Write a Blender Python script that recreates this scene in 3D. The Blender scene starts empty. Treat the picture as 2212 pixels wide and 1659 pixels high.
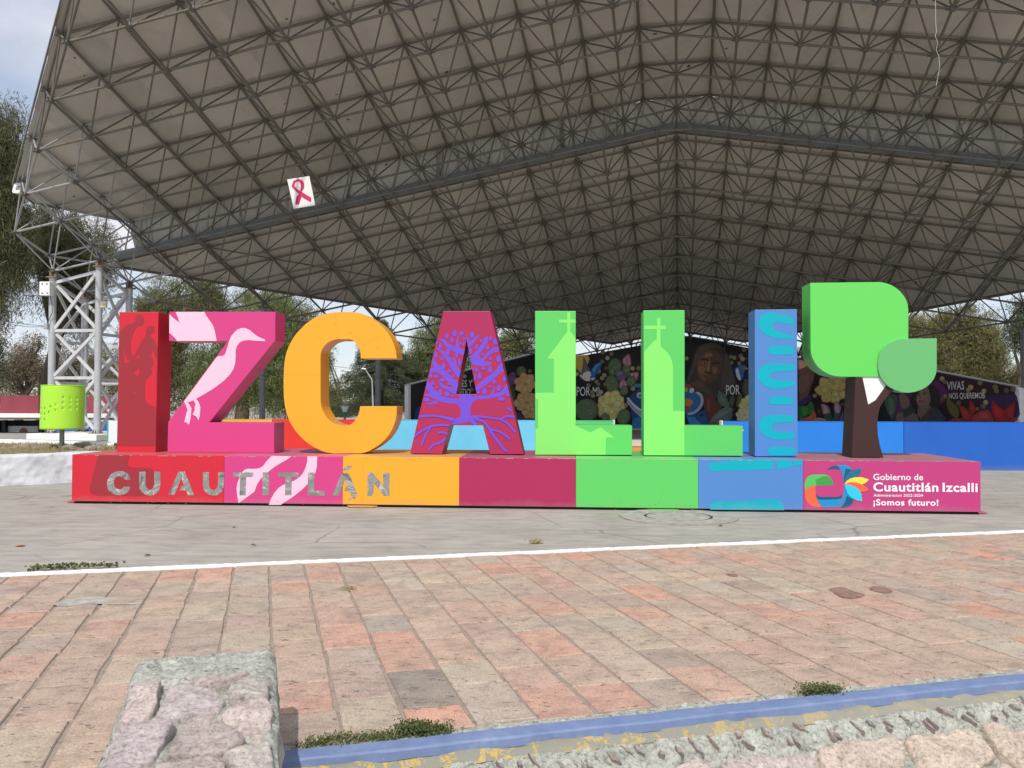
import bpy, bmesh, math, random
import numpy as np
from mathutils import Vector, Matrix, noise
from mathutils.geometry import tessellate_polygon
R = math.radians
rnd = random.Random(7)
rng = np.random.default_rng(7)
sc = bpy.context.scene
col = sc.collection

# ------------------------------------------------------------------ camera
F, CX, CY, H = 1855.0, 1106.0, 829.5, 1.8
PITCH, ROLL = 0.0194, 0.0035
fw = Vector((0, math.cos(PITCH), math.sin(PITCH)))
r0 = Vector((1, 0, 0)); u0 = r0.cross(fw)
cr = r0 * math.cos(ROLL) + u0 * math.sin(ROLL)
cu = -r0 * math.sin(ROLL) + u0 * math.cos(ROLL)
EYE = Vector((0, 0, H))
cd = bpy.data.cameras.new('camera'); cam = bpy.data.objects.new('camera', cd); col.objects.link(cam)
cd.sensor_width = 36; cd.lens = 36 * F / 2212.0; cd.clip_end = 6000; cd.clip_start = 0.05
m = Matrix((cr, cu, -fw)).transposed().to_4x4(); m.translation = EYE
cam.matrix_world = m
sc.camera = cam

# ------------------------------------------------------------------ sky, sun, exposure
SUN_EL, SUN_AZ = 50.0, -7.0            # light travels towards +y and a little to the right
w = bpy.data.worlds.new('World'); sc.world = w; w.use_nodes = True
nt = w.node_tree; nt.nodes.clear()
out = nt.nodes.new('ShaderNodeOutputWorld'); bg = nt.nodes.new('ShaderNodeBackground')
sky = nt.nodes.new('ShaderNodeTexSky'); sky.sky_type = 'NISHITA'; sky.sun_disc = False
sky.sun_elevation = R(SUN_EL); sky.sun_rotation = R(180 + 7); sky.dust_density = 2.5; sky.air_density = 1.2; sky.altitude = 2200
tc = nt.nodes.new('ShaderNodeTexCoord'); mp = nt.nodes.new('ShaderNodeMapping'); mp.inputs['Scale'].default_value = (1, 1, 2.6)
mp.inputs['Location'].default_value = (.3, .1, .25)
ns = nt.nodes.new('ShaderNodeTexNoise'); ns.inputs['Scale'].default_value = 2.3; ns.inputs['Detail'].default_value = 7; ns.inputs['Roughness'].default_value = .55
ns.inputs['Distortion'].default_value = .4
rp = nt.nodes.new('ShaderNodeValToRGB'); rp.color_ramp.elements[0].position = .40; rp.color_ramp.elements[1].position = .66
mx = nt.nodes.new('ShaderNodeMix'); mx.data_type = 'RGBA'
mx.inputs[7].default_value = (6.0, 5.9, 6.3, 1)
gr = nt.nodes.new('ShaderNodeMix'); gr.data_type = 'RGBA'; gr.inputs[0].default_value = .55
gr.inputs[7].default_value = (4.1, 4.5, 5.3, 1)
nt.links.new(tc.outputs['Generated'], mp.inputs[0]); nt.links.new(mp.outputs[0], ns.inputs['Vector'])
nt.links.new(ns.outputs[0], rp.inputs[0]); nt.links.new(sky.outputs[0], gr.inputs[6])
nt.links.new(gr.outputs[2], mx.inputs[6]); nt.links.new(rp.outputs[0], mx.inputs[0])
nt.links.new(mx.outputs[2], bg.inputs[0]); nt.links.new(bg.outputs[0], out.inputs[0])
bg.inputs[1].default_value = .149
sd = bpy.data.lights.new('sun', 'SUN'); sd.energy = 3.45; sd.angle = R(1.0); sd.color = (1, .955, .88)
sun = bpy.data.objects.new('sun', sd); col.objects.link(sun)
az = R(-SUN_AZ); el = R(SUN_EL)
sdir = Vector((math.sin(az) * math.cos(el), math.cos(az) * math.cos(el), -math.sin(el)))
sun.rotation_euler = sdir.to_track_quat('-Z', 'Y').to_euler(); sun.location = (-5, -20, 40)
sc.view_settings.view_transform = 'Standard'; sc.view_settings.look = 'None'
sc.view_settings.gamma = 1; sc.view_settings.use_curve_mapping = False
sc.view_settings.exposure = 0.0

# ------------------------------------------------------------------ helpers
def tag(o, label=None, cat=None, group=None, kind=None):
    if label: o['label'] = label
    if cat: o['category'] = cat
    if group: o['group'] = group
    if kind: o['kind'] = kind
    return o
def thing(name, label, cat, loc=(0, 0, 0), group=None):
    o = bpy.data.objects.new(name, None); col.objects.link(o); o.location = loc; o.empty_display_size = .2
    return tag(o, label, cat, group)
def mesh(name, vs, fs, mat=None, smooth=False):
    me = bpy.data.meshes.new(name); me.from_pydata([tuple(v) for v in vs], [], [tuple(f) for f in fs])
    if mat:
        for mm in (mat if isinstance(mat, list) else [mat]): me.materials.append(mm)
    if smooth: me.shade_smooth()
    return me
def link(name, me, parent=None):
    o = bpy.data.objects.new(name, me); col.objects.link(o)
    if parent is not None:
        o.parent = parent
        p = parent; t = Vector()
        while p is not None:
            t += p.location; p = p.parent
        o.matrix_parent_inverse = Matrix.Translation(-t)
    return o
def obj(name, vs, fs, mat, parent=None, smooth=False):
    return link(name, mesh(name, vs, fs, mat, smooth), parent)
def bevel(o, wd=.006, seg=2):
    b = o.modifiers.new('b', 'BEVEL'); b.width = wd; b.segments = seg; b.limit_method = 'ANGLE'; b.angle_limit = R(35)
    return o
class MB:
    def __init__(s): s.v = []; s.f = []
    def add(s, vs, fs):
        n = len(s.v); s.v += [tuple(v) for v in vs]; s.f += [tuple(i + n for i in f) for f in fs]; return s
    def box(s, c, ex, ey, ez):
        c = Vector(c); ex, ey, ez = Vector(ex), Vector(ey), Vector(ez)
        vs = [c + a * ex + b * ey + d * ez for a in (-1, 1) for b in (-1, 1) for d in (-1, 1)]
        return s.add(vs, [(0, 1, 3, 2), (4, 6, 7, 5), (0, 4, 5, 1), (2, 3, 7, 6), (0, 2, 6, 4), (1, 5, 7, 3)])
    def abox(s, x0, x1, y0, y1, z0, z1):
        return s.box(((x0 + x1) / 2, (y0 + y1) / 2, (z0 + z1) / 2), ((x1 - x0) / 2, 0, 0), (0, (y1 - y0) / 2, 0), (0, 0, (z1 - z0) / 2))
    def tube(s, a, b, r, r2=None, n=8, cap=True):
        a, b = Vector(a), Vector(b); d = (b - a).normalized()
        x = d.orthogonal().normalized(); y = d.cross(x); r2 = r if r2 is None else r2
        vs = []
        for p, q in ((a, r), (b, r2)):
            for k in range(n):
                t = 2 * math.pi * k / n; vs.append(p + q * (math.cos(t) * x + math.sin(t) * y))
        fs = [(k, (k + 1) % n, n + (k + 1) % n, n + k) for k in range(n)]
        if cap: fs += [tuple(range(n))[::-1], tuple(range(n, 2 * n))]
        return s.add(vs, fs)
    def bar(s, a, b, wd, th, side):          # rectangular bar from a to b
        a, b = Vector(a), Vector(b); d = (b - a); y = Vector(side).normalized(); x = d.normalized().cross(y).normalized()
        y = x.cross(d.normalized())
        return s.box((a + b) / 2, d / 2, x * wd / 2, y * th / 2)
    def obj(s, name, mat, parent=None, smooth=False): return obj(name, s.v, s.f, mat, parent, smooth)

# crops of the photograph that measurements were read from -> picture coordinates (2212 wide)
def crop(ox, oy, s): return lambda p: ((ox + p[0] * s) / 1.4756, (oy + p[1] * s) / 1.4756)
D = lambda p: p
kZ = crop(360, 980, .30146); kA = crop(1280, 1050, .22604); kP = crop(850, 900, .36166); kC = crop(850, 950, .2713); kL = crop(1600, 900, .36166)
kT = crop(2364, 850, .40687); kB1 = crop(220, 1430, .26221); kB2 = crop(700, 1430, .27125); kB5 = crop(2150, 1420, .21248)
kG = crop(2500, 1440, .29837); kM2 = crop(1780, 1050, .19895); kM3 = crop(2160, 1050, .19891); kM4 = crop(2520, 1150, .15371)
kM5 = crop(2780, 1150, .24719); k0 = crop(0, 0, .4973); k1 = crop(0, 1150, .27119); k4 = crop(0, 800, .40687)
def ray(p):
    return (fw + cr * ((p[0] - CX) / F) - cu * ((p[1] - CY) / F))
class Plane:
    def __init__(s, o, ex, up=Vector((0, 0, 1))):
        s.o = Vector(o); s.ex = Vector(ex).normalized(); s.up = Vector(up).normalized(); s.n = s.ex.cross(s.up).normalized()
        if s.n.dot(EYE - s.o) < 0: s.n = -s.n
    def hit(s, p, off=0.0):
        d = ray(p); t = (s.o - EYE).dot(s.n) / d.dot(s.n); return EYE + d * t + s.n * off
def ground(p, z=0.0):
    d = ray(p); t = (z - H) / d.z; return EYE + d * t
def frontal(depth, yaw=0.0): return Plane((0, depth, 0), (math.cos(yaw), -math.sin(yaw), 0))
def smoothp(pts, n=4, closed=True):
    P = [Vector(p[:2]) for p in pts]; N = len(P); o = []
    for i in range(N if closed else N - 1):
        a, b, c, d = (P[(i - 1) % N], P[i], P[(i + 1) % N], P[(i + 2) % N]) if closed else (P[max(i - 1, 0)], P[i], P[i + 1], P[min(i + 2, N - 1)])
        for k in range(n):
            t = k / n
            o.append(tuple(.5 * ((2 * b) + (c - a) * t + (2 * a - 5 * b + 4 * c - d) * t * t + (3 * b - a - 3 * c + d) * t ** 3)))
    if not closed: o.append(tuple(P[-1]))
    return o
def ell(cx, cy, rx, ry, n=14, a=0.0, point=0.0):
    o = []
    for k in range(n):
        t = 2 * math.pi * k / n; x, y = rx * math.cos(t), ry * math.sin(t) * (1 + (point if math.sin(t) < -.98 else 0))
        o.append((cx + x * math.cos(a) - y * math.sin(a), cy + x * math.sin(a) + y * math.cos(a)))
    return o
def rrect(x0, y0, x1, y1, r, n=5):
    o = []
    for cx, cy, a in ((x1 - r, y0 + r, -90), (x1 - r, y1 - r, 0), (x0 + r, y1 - r, 90), (x0 + r, y0 + r, 180)):
        for k in range(n + 1):
            t = R(a + 90 * k / n); o.append((cx + r * math.cos(t), cy + r * math.sin(t)))
    return o
def stroke(pts, ws, n=5):
    P = smoothp(pts, n, False); W = np.interp(np.linspace(0, len(ws) - 1, len(P)), range(len(ws)), ws)
    L, Q = [], []
    for i, p in enumerate(P):
        a, b = Vector(P[max(i - 1, 0)]), Vector(P[min(i + 1, len(P) - 1)]); d = (b - a).normalized(); nn = Vector((-d.y, d.x)) * W[i] / 2
        L.append((p[0] + nn.x, p[1] + nn.y)); Q.append((p[0] - nn.x, p[1] - nn.y))
    return L, Q
def tris(loops):
    vs = [Vector((p[0], p[1], 0)) for l in loops for p in l]
    return vs, tessellate_polygon([[Vector((p[0], p[1], 0)) for p in l] for l in loops])
def prism(name, loops, K, pl, depth, mat, parent, off=0.0, bev=.007):
    """solid slab whose front outline lies in plane pl (outline first, then holes)"""
    vs, fs = [], []
    W = [[pl.hit(K(p), off) for p in l] for l in loops]
    flat = [v for l in W for v in l]; n = len(flat)
    # 2-D for triangulation, in plane coordinates
    t2 = tessellate_polygon([[Vector(((v - pl.o).dot(pl.ex), (v - pl.o).dot(pl.up), 0)) for v in l] for l in W])
    vs = flat + [v - pl.n * depth for v in flat]
    for t in t2:
        a, b, c = t
        nn = (flat[b] - flat[a]).cross(flat[c] - flat[a])
        if nn.dot(pl.n) < 0: a, b, c = c, b, a
        fs += [(a, b, c), (c + n, b + n, a + n)]
    s = 0
    for l in W:
        k = len(l)
        for i in range(k):
            j = (i + 1) % k; fs.append((s + i, s + j, n + s + j, n + s + i))
        s += k
    o = obj(name, vs, fs, mat, parent)
    bm = bmesh.new(); bm.from_mesh(o.data); bmesh.ops.recalc_face_normals(bm, faces=bm.faces); bm.to_mesh(o.data); bm.free()
    if bev: bevel(o, bev)
    return o
def clip_convex(poly, reg):
    ar = sum(reg[i][0] * reg[(i + 1) % len(reg)][1] - reg[(i + 1) % len(reg)][0] * reg[i][1] for i in range(len(reg)))
    sg = 1 if ar > 0 else -1
    for i in range(len(reg)):
        a, b = reg[i], reg[(i + 1) % len(reg)]; o = []
        f = lambda p: sg * ((b[0] - a[0]) * (p[1] - a[1]) - (b[1] - a[1]) * (p[0] - a[0]))
        for k in range(len(poly)):
            p, q = poly[k], poly[(k + 1) % len(poly)]; fp, fq = f(p), f(q)
            if fp >= 0: o.append(p)
            if (fp >= 0) != (fq >= 0):
                t = fp / (fp - fq); o.append((p[0] + t * (q[0] - p[0]), p[1] + t * (q[1] - p[1])))
        poly = o
        if len(poly) < 3: return []
    return poly
class Paint:
    """flat paint on a wall or letter face; every shape a hair above the one before"""
    def __init__(s, pl, base=.002, step=.0004): s.pl = pl; s.off = base; s.step = step; s.v = []; s.f = []; s.c = []
    def poly(s, K, pts, c=(0, 0, 0), regions=None, holes=()):
        vs, ts = tris([pts] + list(holes)); s.off += s.step
        for t in ts:
            tri = [(vs[i].x, vs[i].y) for i in t]
            pieces = [tri] if regions is None else [q for q in (clip_convex(tri, r) for r in regions) if q]
            for q in pieces:
                n = len(s.v); W = [s.pl.hit(K(p), s.off) for p in q]
                if (W[1] - W[0]).cross(W[2] - W[0]).dot(s.pl.n) < 0: W.reverse()
                s.v += W; s.f.append(tuple(range(n, n + len(q)))); s.c.append(c)
        return s
    def stroke(s, K, pts, ws, c=(0, 0, 0), regions=None):
        L, Q = stroke(pts, ws)
        return s.poly(K, L + Q[::-1], c, regions)
    def done(s, name, mat, parent, keep=True):
        o = obj(name, s.v, s.f, mat, parent)
        if any(c != (0, 0, 0) for c in s.c):
            a = o.data.color_attributes.new('paint', 'FLOAT_COLOR', 'CORNER')
            buf = []
            for f, c in zip(s.f, s.c): buf += [c[0], c[1], c[2], 1.0] * len(f)
            a.data.foreach_set('color', buf)
        s.v, s.f, s.c = [], [], []
        return o
FONT_CACHE = {}
def text(name, body, K, p0, p1, cap, pl, off, mat, parent, bold=0.0, base_cap=.73):
    """printed line: baseline from p0 to p1, capitals cap units high"""
    cu_ = bpy.data.curves.new('t', 'FONT'); cu_.body = body; cu_.size = 1; cu_.offset = bold; cu_.resolution_u = 4; cu_.space_character = 1 + bold * 3.2
    ob = bpy.data.objects.new('t', cu_); col.objects.link(ob)
    dg = bpy.context.evaluated_depsgraph_get(); dg.update()
    me = bpy.data.meshes.new_from_object(ob.evaluated_get(dg))
    bpy.data.objects.remove(ob)
    xs = [v.co.x for v in me.vertices]; x0, x1 = min(xs), max(xs)
    A, B = pl.hit(K(p0), off), pl.hit(K(p1), off); C = pl.hit(K((p0[0], p0[1] - cap)), off)
    up = pl.up * (C - A).length / base_cap
    for v in me.vertices: v.co = A + (B - A) * ((v.co.x - x0) / (x1 - x0)) + up * v.co.y
    me.materials.clear(); me.materials.append(mat)
    return link(name, me, parent)

# ------------------------------------------------------------------ materials
def lin(r, g, b):
    f = lambda c: (c / 255 / 12.92) if c <= 10 else ((c / 255 + .055) / 1.055) ** 2.4
    return (f(r), f(g), f(b), 1)
def mat(name):
    mm = bpy.data.materials.new(name); mm.use_nodes = True; n = mm.node_tree.nodes; b = n['Principled BSDF']
    return mm, mm.node_tree, b
def N(t, ty, **kw):
    n = t.nodes.new(ty)
    for k, v in kw.items():
        if k.startswith('i_'): n.inputs[k[2:].replace('_', ' ')].default_value = v
        else: setattr(n, k, v)
    return n
def ramp(t, fac, stops):
    r = t.nodes.new('ShaderNodeValToRGB'); e = r.color_ramp.elements
    while len(e) < len(stops): e.new(.5)
    for q, (p, c) in zip(e, stops): q.position = p; q.color = c if len(c) == 4 else (*c, 1)
    t.links.new(fac, r.inputs[0]); return r
def noise_n(t, scale, detail=4, rough=.5, coord='Object', dist=0.0, mapscale=None):
    tc = t.nodes.new('ShaderNodeTexCoord' if coord != 'World' else 'ShaderNodeNewGeometry'); n = N(t, 'ShaderNodeTexNoise'); n.inputs['Scale'].default_value = scale
    n.inputs['Detail'].default_value = detail; n.inputs['Roughness'].default_value = rough; n.inputs['Distortion'].default_value = dist
    src = tc.outputs[coord if coord != 'World' else 'Position']
    if mapscale:
        mp = t.nodes.new('ShaderNodeMapping'); mp.inputs['Scale'].default_value = mapscale; t.links.new(src, mp.inputs[0]); src = mp.outputs[0]
    t.links.new(src, n.inputs['Vector']); return n
def mixc(t, fac, a, b, blend='MIX'):
    n = t.nodes.new('ShaderNodeMix'); n.data_type = 'RGBA'; n.blend_type = blend
    for s, v in ((n.inputs[0], fac), (n.inputs[6], a), (n.inputs[7], b)):
        if hasattr(v, 'links') or isinstance(v, bpy.types.NodeSocket): t.links.new(v, s)
        else: s.default_value = v
    return n.outputs[2]
def bump(t, b, h, st, dist=.01, prev=None):
    n = t.nodes.new('ShaderNodeBump'); n.inputs['Strength'].default_value = st; n.inputs['Distance'].default_value = dist
    t.links.new(h, n.inputs['Height'])
    if prev: t.links.new(prev, n.inputs['Normal'])
    t.links.new(n.outputs[0], b.inputs['Normal']); return n.outputs[0]
PAINTS = {}
def paint(name, c, rough=.45, dirt=.12, dust=0.0, bmp=.06):
    """weathered gloss paint: a little uneven, faint grime near the ground, dust on upward faces"""
    if name in PAINTS: return PAINTS[name]
    mm, t, b = mat(name)
    n1 = noise_n(t, 1.3, 5, .6); n2 = noise_n(t, 22, 4, .6)
    dk = tuple(x * .72 for x in c[:3]) + (1,); lt = tuple(min(1, x * 1.04 + .008) for x in c[:3]) + (1,)
    f1 = ramp(t, n1.outputs[0], [(.35, (0, 0, 0)), (.75, (1, 1, 1))])
    mlt = N(t, 'ShaderNodeMath', operation='MULTIPLY'); mlt.inputs[1].default_value = dirt; t.links.new(f1.outputs[0], mlt.inputs[0])
    cc = mixc(t, mlt.outputs[0], c, dk)
    f2 = ramp(t, n2.outputs[0], [(.6, (0, 0, 0)), (.72, (1, 1, 1))])
    m2 = N(t, 'ShaderNodeMath', operation='MULTIPLY'); m2.inputs[1].default_value = .10; t.links.new(f2.outputs[0], m2.inputs[0])
    cc = mixc(t, m2.outputs[0], cc, lt)
    if dust:
        g = N(t, 'ShaderNodeNewGeometry'); sp = N(t, 'ShaderNodeSeparateXYZ'); t.links.new(g.outputs['Normal'], sp.inputs[0])
        up = ramp(t, sp.outputs[2], [(.5, (0, 0, 0)), (.9, (1, 1, 1))]); nd = noise_n(t, 3.5, 6, .65, mapscale=(1, 4, 1))
        fd = ramp(t, nd.outputs[0], [(.3, (.35, .35, .35)), (.65, (1, 1, 1))])
        mm1 = N(t, 'ShaderNodeMath', operation='MULTIPLY'); t.links.new(up.outputs[0], mm1.inputs[0]); t.links.new(fd.outputs[0], mm1.inputs[1])
        mm2 = N(t, 'ShaderNodeMath', operation='MULTIPLY'); mm2.inputs[1].default_value = dust; t.links.new(mm1.outputs[0], mm2.inputs[0])
        cc = mixc(t, mm2.outputs[0], cc, (.30, .25, .21, 1))
    ge = N(t, 'ShaderNodeNewGeometry'); sz = N(t, 'ShaderNodeSeparateXYZ'); t.links.new(ge.outputs['Position'], sz.inputs[0]); nf = noise_n(t, 4, 6, .7, coord='World', mapscale=(1, 1, .5))
    hz = N(t, 'ShaderNodeMath', operation='MULTIPLY_ADD'); hz.inputs[1].default_value = .30; t.links.new(nf.outputs[0], hz.inputs[0]); t.links.new(sz.outputs[2], hz.inputs[2])
    ft = ramp(t, hz.outputs[0], [(.12, (.34, .34, .34)), (.30, (0, 0, 0))]); cc = mixc(t, ft.outputs[0], cc, (.30, .26, .22, 1))
    t.links.new(cc, b.inputs['Base Color'])
    rr = ramp(t, n1.outputs[0], [(.3, (rough - .06,) * 3), (.8, (rough + .12,) * 3)]); t.links.new(rr.outputs[0], b.inputs['Roughness'])
    b.inputs['Specular IOR Level'].default_value = .3
    bump(t, b, n2.outputs[0], bmp, .004)
    PAINTS[name] = mm; return mm
def plain(name, c, rough=.7, metal=0.0, var=.15, scale=6, bmp=.0):
    if name in PAINTS: return PAINTS[name]
    mm, t, b = mat(name); n1 = noise_n(t, scale, 5, .6)
    dk = tuple(x * (1 - var) for x in c[:3]) + (1,); lt = tuple(min(1, x * (1 + var)) for x in c[:3]) + (1,)
    r = ramp(t, n1.outputs[0], [(.3, dk), (.7, lt)]); t.links.new(r.outputs[0], b.inputs['Base Color'])
    b.inputs['Roughness'].default_value = rough; b.inputs['Metallic'].default_value = metal
    if bmp: bump(t, b, n1.outputs[0], bmp, .02)
    PAINTS[name] = mm; return mm
def attr_paint(name, rough=.75):
    mm, t, b = mat(name); a = N(t, 'ShaderNodeAttribute'); a.attribute_name = 'paint'
    n1 = noise_n(t, 3.5, 6, .7, dist=1.5); f = ramp(t, n1.outputs[0], [(.3, (.78, .78, .78)), (.7, (1.15, 1.12, 1.05))])
    t.links.new(mixc(t, 1.0, a.outputs['Color'], f.outputs[0], 'MULTIPLY'), b.inputs['Base Color']); b.inputs['Roughness'].default_value = rough
    return mm
M_MURAL = attr_paint('mural_paint')

def stone_mat(name, color_src, pores=True):
    mm, t, b = mat(name)
    if color_src == 'object':
        oi = N(t, 'ShaderNodeObjectInfo'); base = oi.outputs['Color']
    else:
        a = N(t, 'ShaderNodeAttribute'); a.attribute_name = 'paint'; base = a.outputs['Color']
    W = dict(coord='World')
    n0 = noise_n(t, .55, 5, .6, dist=.8, **W); n1 = noise_n(t, 5, 6, .65, dist=.3, **W); n2 = noise_n(t, 30, 4, .6, mapscale=(.45, 1.0, 1), **W); n3 = noise_n(t, 95, 3, .7, **W)
    # the colour runs across the joints in broad worn patches
    worn = mixc(t, .34, base, (.47, .35, .275, 1)); c = mixc(t, ramp(t, n0.outputs[0], [(.42, (0, 0, 0)), (.62, (.7, .7, .7))]).outputs[0], worn, (.44, .325, .26, 1))
    c = mixc(t, 1.0, c, ramp(t, n1.outputs[0], [(.32, (.76, .76, .76)), (.5, (1, 1, 1)), (.68, (1.14, 1.12, 1.10))]).outputs[0], 'MULTIPLY')
    c = mixc(t, 1.0, c, ramp(t, n3.outputs[0], [(.38, (.76, .76, .76)), (.62, (1.16, 1.16, 1.16))]).outputs[0], 'MULTIPLY')
    pr = ramp(t, n2.outputs[0], [(.62, (0, 0, 0)), (.70, (1, 1, 1))])
    mp_ = N(t, 'ShaderNodeMath', operation='MULTIPLY'); mp_.inputs[1].default_value = .62; t.links.new(pr.outputs[0], mp_.inputs[0])
    c = mixc(t, mp_.outputs[0], c, (.11, .085, .07, 1))
    n4 = noise_n(t, 1.7, 6, .65, dist=1.2, **W); pg = ramp(t, n4.outputs[0], [(.56, (0, 0, 0)), (.66, (1, 1, 1))])
    mg = N(t, 'ShaderNodeMath', operation='MULTIPLY'); mg.inputs[1].default_value = .30; t.links.new(pg.outputs[0], mg.inputs[0])
    c = mixc(t, mg.outputs[0], c, (.24, .21, .185, 1))
    t.links.new(c, b.inputs['Base Color']); b.inputs['Roughness'].default_value = .92; b.inputs['Specular IOR Level'].default_value = .15
    inv = N(t, 'ShaderNodeMath', operation='SUBTRACT'); inv.inputs[0].default_value = 1; t.links.new(pr.outputs[0], inv.inputs[1])
    p1 = bump(t, b, inv.outputs[0], .7, .010); p2 = bump(t, b, n1.outputs[0], .4, .02, p1); bump(t, b, n3.outputs[0], .4, .006, p2)
    return mm
M_PAVER = stone_mat('cantera_paver', 'object'); M_PAVERJ = stone_mat('cantera_paver_far', 'attr')

def rubble_mat(name, c, lich=.25):
    mm, t, b = mat(name); oi = N(t, 'ShaderNodeObjectInfo')
    n1 = noise_n(t, 7, 8, .7, dist=.4); n2 = noise_n(t, 45, 5, .7); n3 = noise_n(t, 18, 6, .75, dist=.8)
    base = mixc(t, 1.0, oi.outputs['Color'] if c is None else c, ramp(t, n1.outputs[0], [(.3, (.66, .66, .66)), (.46, (.95, .95, .95)), (.7, (1.15, 1.14, 1.13))]).outputs[0], 'MULTIPLY')
    pk = ramp(t, n3.outputs[0], [(.53, (0, 0, 0)), (.64, (1, 1, 1))]); mk = N(t, 'ShaderNodeMath', operation='MULTIPLY'); mk.inputs[1].default_value = lich * 2
    t.links.new(pk.outputs[0], mk.inputs[0]); base = mixc(t, mk.outputs[0], base, (.13, .13, .11, 1))
    base = mixc(t, 1.0, base, ramp(t, n2.outputs[0], [(.35, (.62, .62, .61)), (.48, (1, 1, 1)), (.65, (1.2, 1.2, 1.2))]).outputs[0], 'MULTIPLY')
    t.links.new(base, b.inputs['Base Color']); b.inputs['Roughness'].default_value = .95; b.inputs['Specular IOR Level'].default_value = .15
    p1 = bump(t, b, n1.outputs[0], .9, .05); p2 = bump(t, b, n3.outputs[0], .9, .03, p1); bump(t, b, n2.outputs[0], .9, .012, p2)
    return mm
M_RUBBLE = rubble_mat('rubble_stone', None, .06); M_MORTAR = rubble_mat('lichened_mortar', (.60, .605, .535, 1), .34)

def asphalt_mat():
    mm, t, b = mat('worn_concrete_ground')
    n1 = noise_n(t, .35, 6, .6, dist=.5); n2 = noise_n(t, 3, 8, .7, mapscale=(.6, 1.6, 1)); n3 = noise_n(t, 70, 3, .7)
    c = ramp(t, n1.outputs[0], [(.3, (.315, .29, .255)), (.55, (.37, .345, .31)), (.75, (.405, .38, .34))]).outputs[0]
    c = mixc(t, 1.0, c, ramp(t, n2.outputs[0], [(.36, (.80, .80, .81)), (.5, (1, 1, 1)), (.64, (1.13, 1.12, 1.10))]).outputs[0], 'MULTIPLY')
    c = mixc(t, 1.0, c, ramp(t, n3.outputs[0], [(.3, (.82, .82, .82)), (.7, (1.13, 1.13, 1.13))]).outputs[0], 'MULTIPLY')
    tc = N(t, 'ShaderNodeTexCoord'); nd = noise_n(t, 1.2, 5, .6)
    wv = mixc(t, .14, tc.outputs['Object'], nd.outputs['Color'], 'ADD')
    vo = N(t, 'ShaderNodeTexVoronoi'); vo.feature = 'DISTANCE_TO_EDGE'; vo.inputs['Scale'].default_value = .42; t.links.new(wv, vo.inputs['Vector'])
    ck = ramp(t, vo.outputs['Distance'], [(.0, (1, 1, 1)), (.008, (0, 0, 0))]); nm = noise_n(t, .5, 3); msk = ramp(t, nm.outputs[0], [(.45, (0, 0, 0)), (.55, (1, 1, 1))])
    mk = N(t, 'ShaderNodeMath', operation='MULTIPLY'); t.links.new(ck.outputs[0], mk.inputs[0]); t.links.new(msk.outputs[0], mk.inputs[1])
    mk2 = N(t, 'ShaderNodeMath', operation='MULTIPLY'); mk2.inputs[1].default_value = .6; t.links.new(mk.outputs[0], mk2.inputs[0])
    c = mixc(t, mk2.outputs[0], c, (.10, .09, .075, 1))
    t.links.new(c, b.inputs['Base Color']); b.inputs['Roughness'].default_value = .93; b.inputs['Specular IOR Level'].default_value = .2
    p1 = bump(t, b, n2.outputs[0], .15, .02); bump(t, b, n3.outputs[0], .3, .005, p1)
    return mm
M_GROUND = asphalt_mat()
def joint_mat():
    mm, t, b = mat('sandy_joint'); n1 = noise_n(t, 14, 8, .75); n2 = noise_n(t, 1.4, 4)
    c = ramp(t, n1.outputs[0], [(.25, (.15, .12, .095)), (.5, (.31, .25, .205)), (.8, (.38, .32, .27))]).outputs[0]
    t.links.new(c, b.inputs['Base Color']); b.inputs['Roughness'].default_value = 1; bump(t, b, n1.outputs[0], .6, .01); return mm
M_JOINT = joint_mat()
def foliage(name, dark, mid, light, trans=.38):
    mm, t, b = mat(name); g = N(t, 'ShaderNodeNewGeometry'); n1 = noise_n(t, .55, 4, .6)
    ad = N(t, 'ShaderNodeMath', operation='ADD'); s1 = N(t, 'ShaderNodeMath', operation='MULTIPLY'); s1.inputs[1].default_value = .45
    s2 = N(t, 'ShaderNodeMath', operation='MULTIPLY'); s2.inputs[1].default_value = .65
    t.links.new(g.outputs['Random Per Island'], s1.inputs[0]); t.links.new(n1.outputs[0], s2.inputs[0]); t.links.new(s1.outputs[0], ad.inputs[0]); t.links.new(s2.outputs[0], ad.inputs[1])
    c = ramp(t, ad.outputs[0], [(.2, dark), (.5, mid), (.85, light)]).outputs[0]
    t.links.new(c, b.inputs['Base Color']); b.inputs['Roughness'].default_value = .75; b.inputs['Specular IOR Level'].default_value = .2
    tr = N(t, 'ShaderNodeBsdfTranslucent'); t.links.new(c, tr.inputs[0]); ms = N(t, 'ShaderNodeMixShader'); ms.inputs[0].default_value = trans
    o = [n for n in t.nodes if n.type == 'OUTPUT_MATERIAL'][0]
    t.links.new(b.outputs[0], ms.inputs[1]); t.links.new(tr.outputs[0], ms.inputs[2]); t.links.new(ms.outputs[0], o.inputs[0])
    return mm
FO_OLIVE = foliage('olive_foliage', (.075, .085, .042), (.19, .195, .09), (.34, .33, .16))
FO_GREEN = foliage('green_foliage', (.07, .095, .038), (.175, .215, .08), (.32, .36, .15))
FO_BROWN = foliage('dry_brown_foliage', (.10, .085, .06), (.23, .19, .13), (.38, .32, .23))
FO_CONIF = foliage('conifer_foliage', (.03, .045, .025), (.085, .105, .055), (.19, .21, .12))
FO_GOLD = foliage('golden_olive_foliage', (.075, .075, .035), (.195, .185, .08), (.35, .32, .14))
FO_DKOLIVE = foliage('dark_olive_foliage', (.05, .055, .03), (.12, .125, .065), (.24, .23, .12))
FO_WEED = foliage('weed_foliage', (.03, .045, .015), (.08, .11, .035), (.18, .20, .08), .3)
FO_DRY = foliage('dry_grass', (.22, .18, .09), (.40, .34, .19), (.58, .50, .30))
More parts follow.
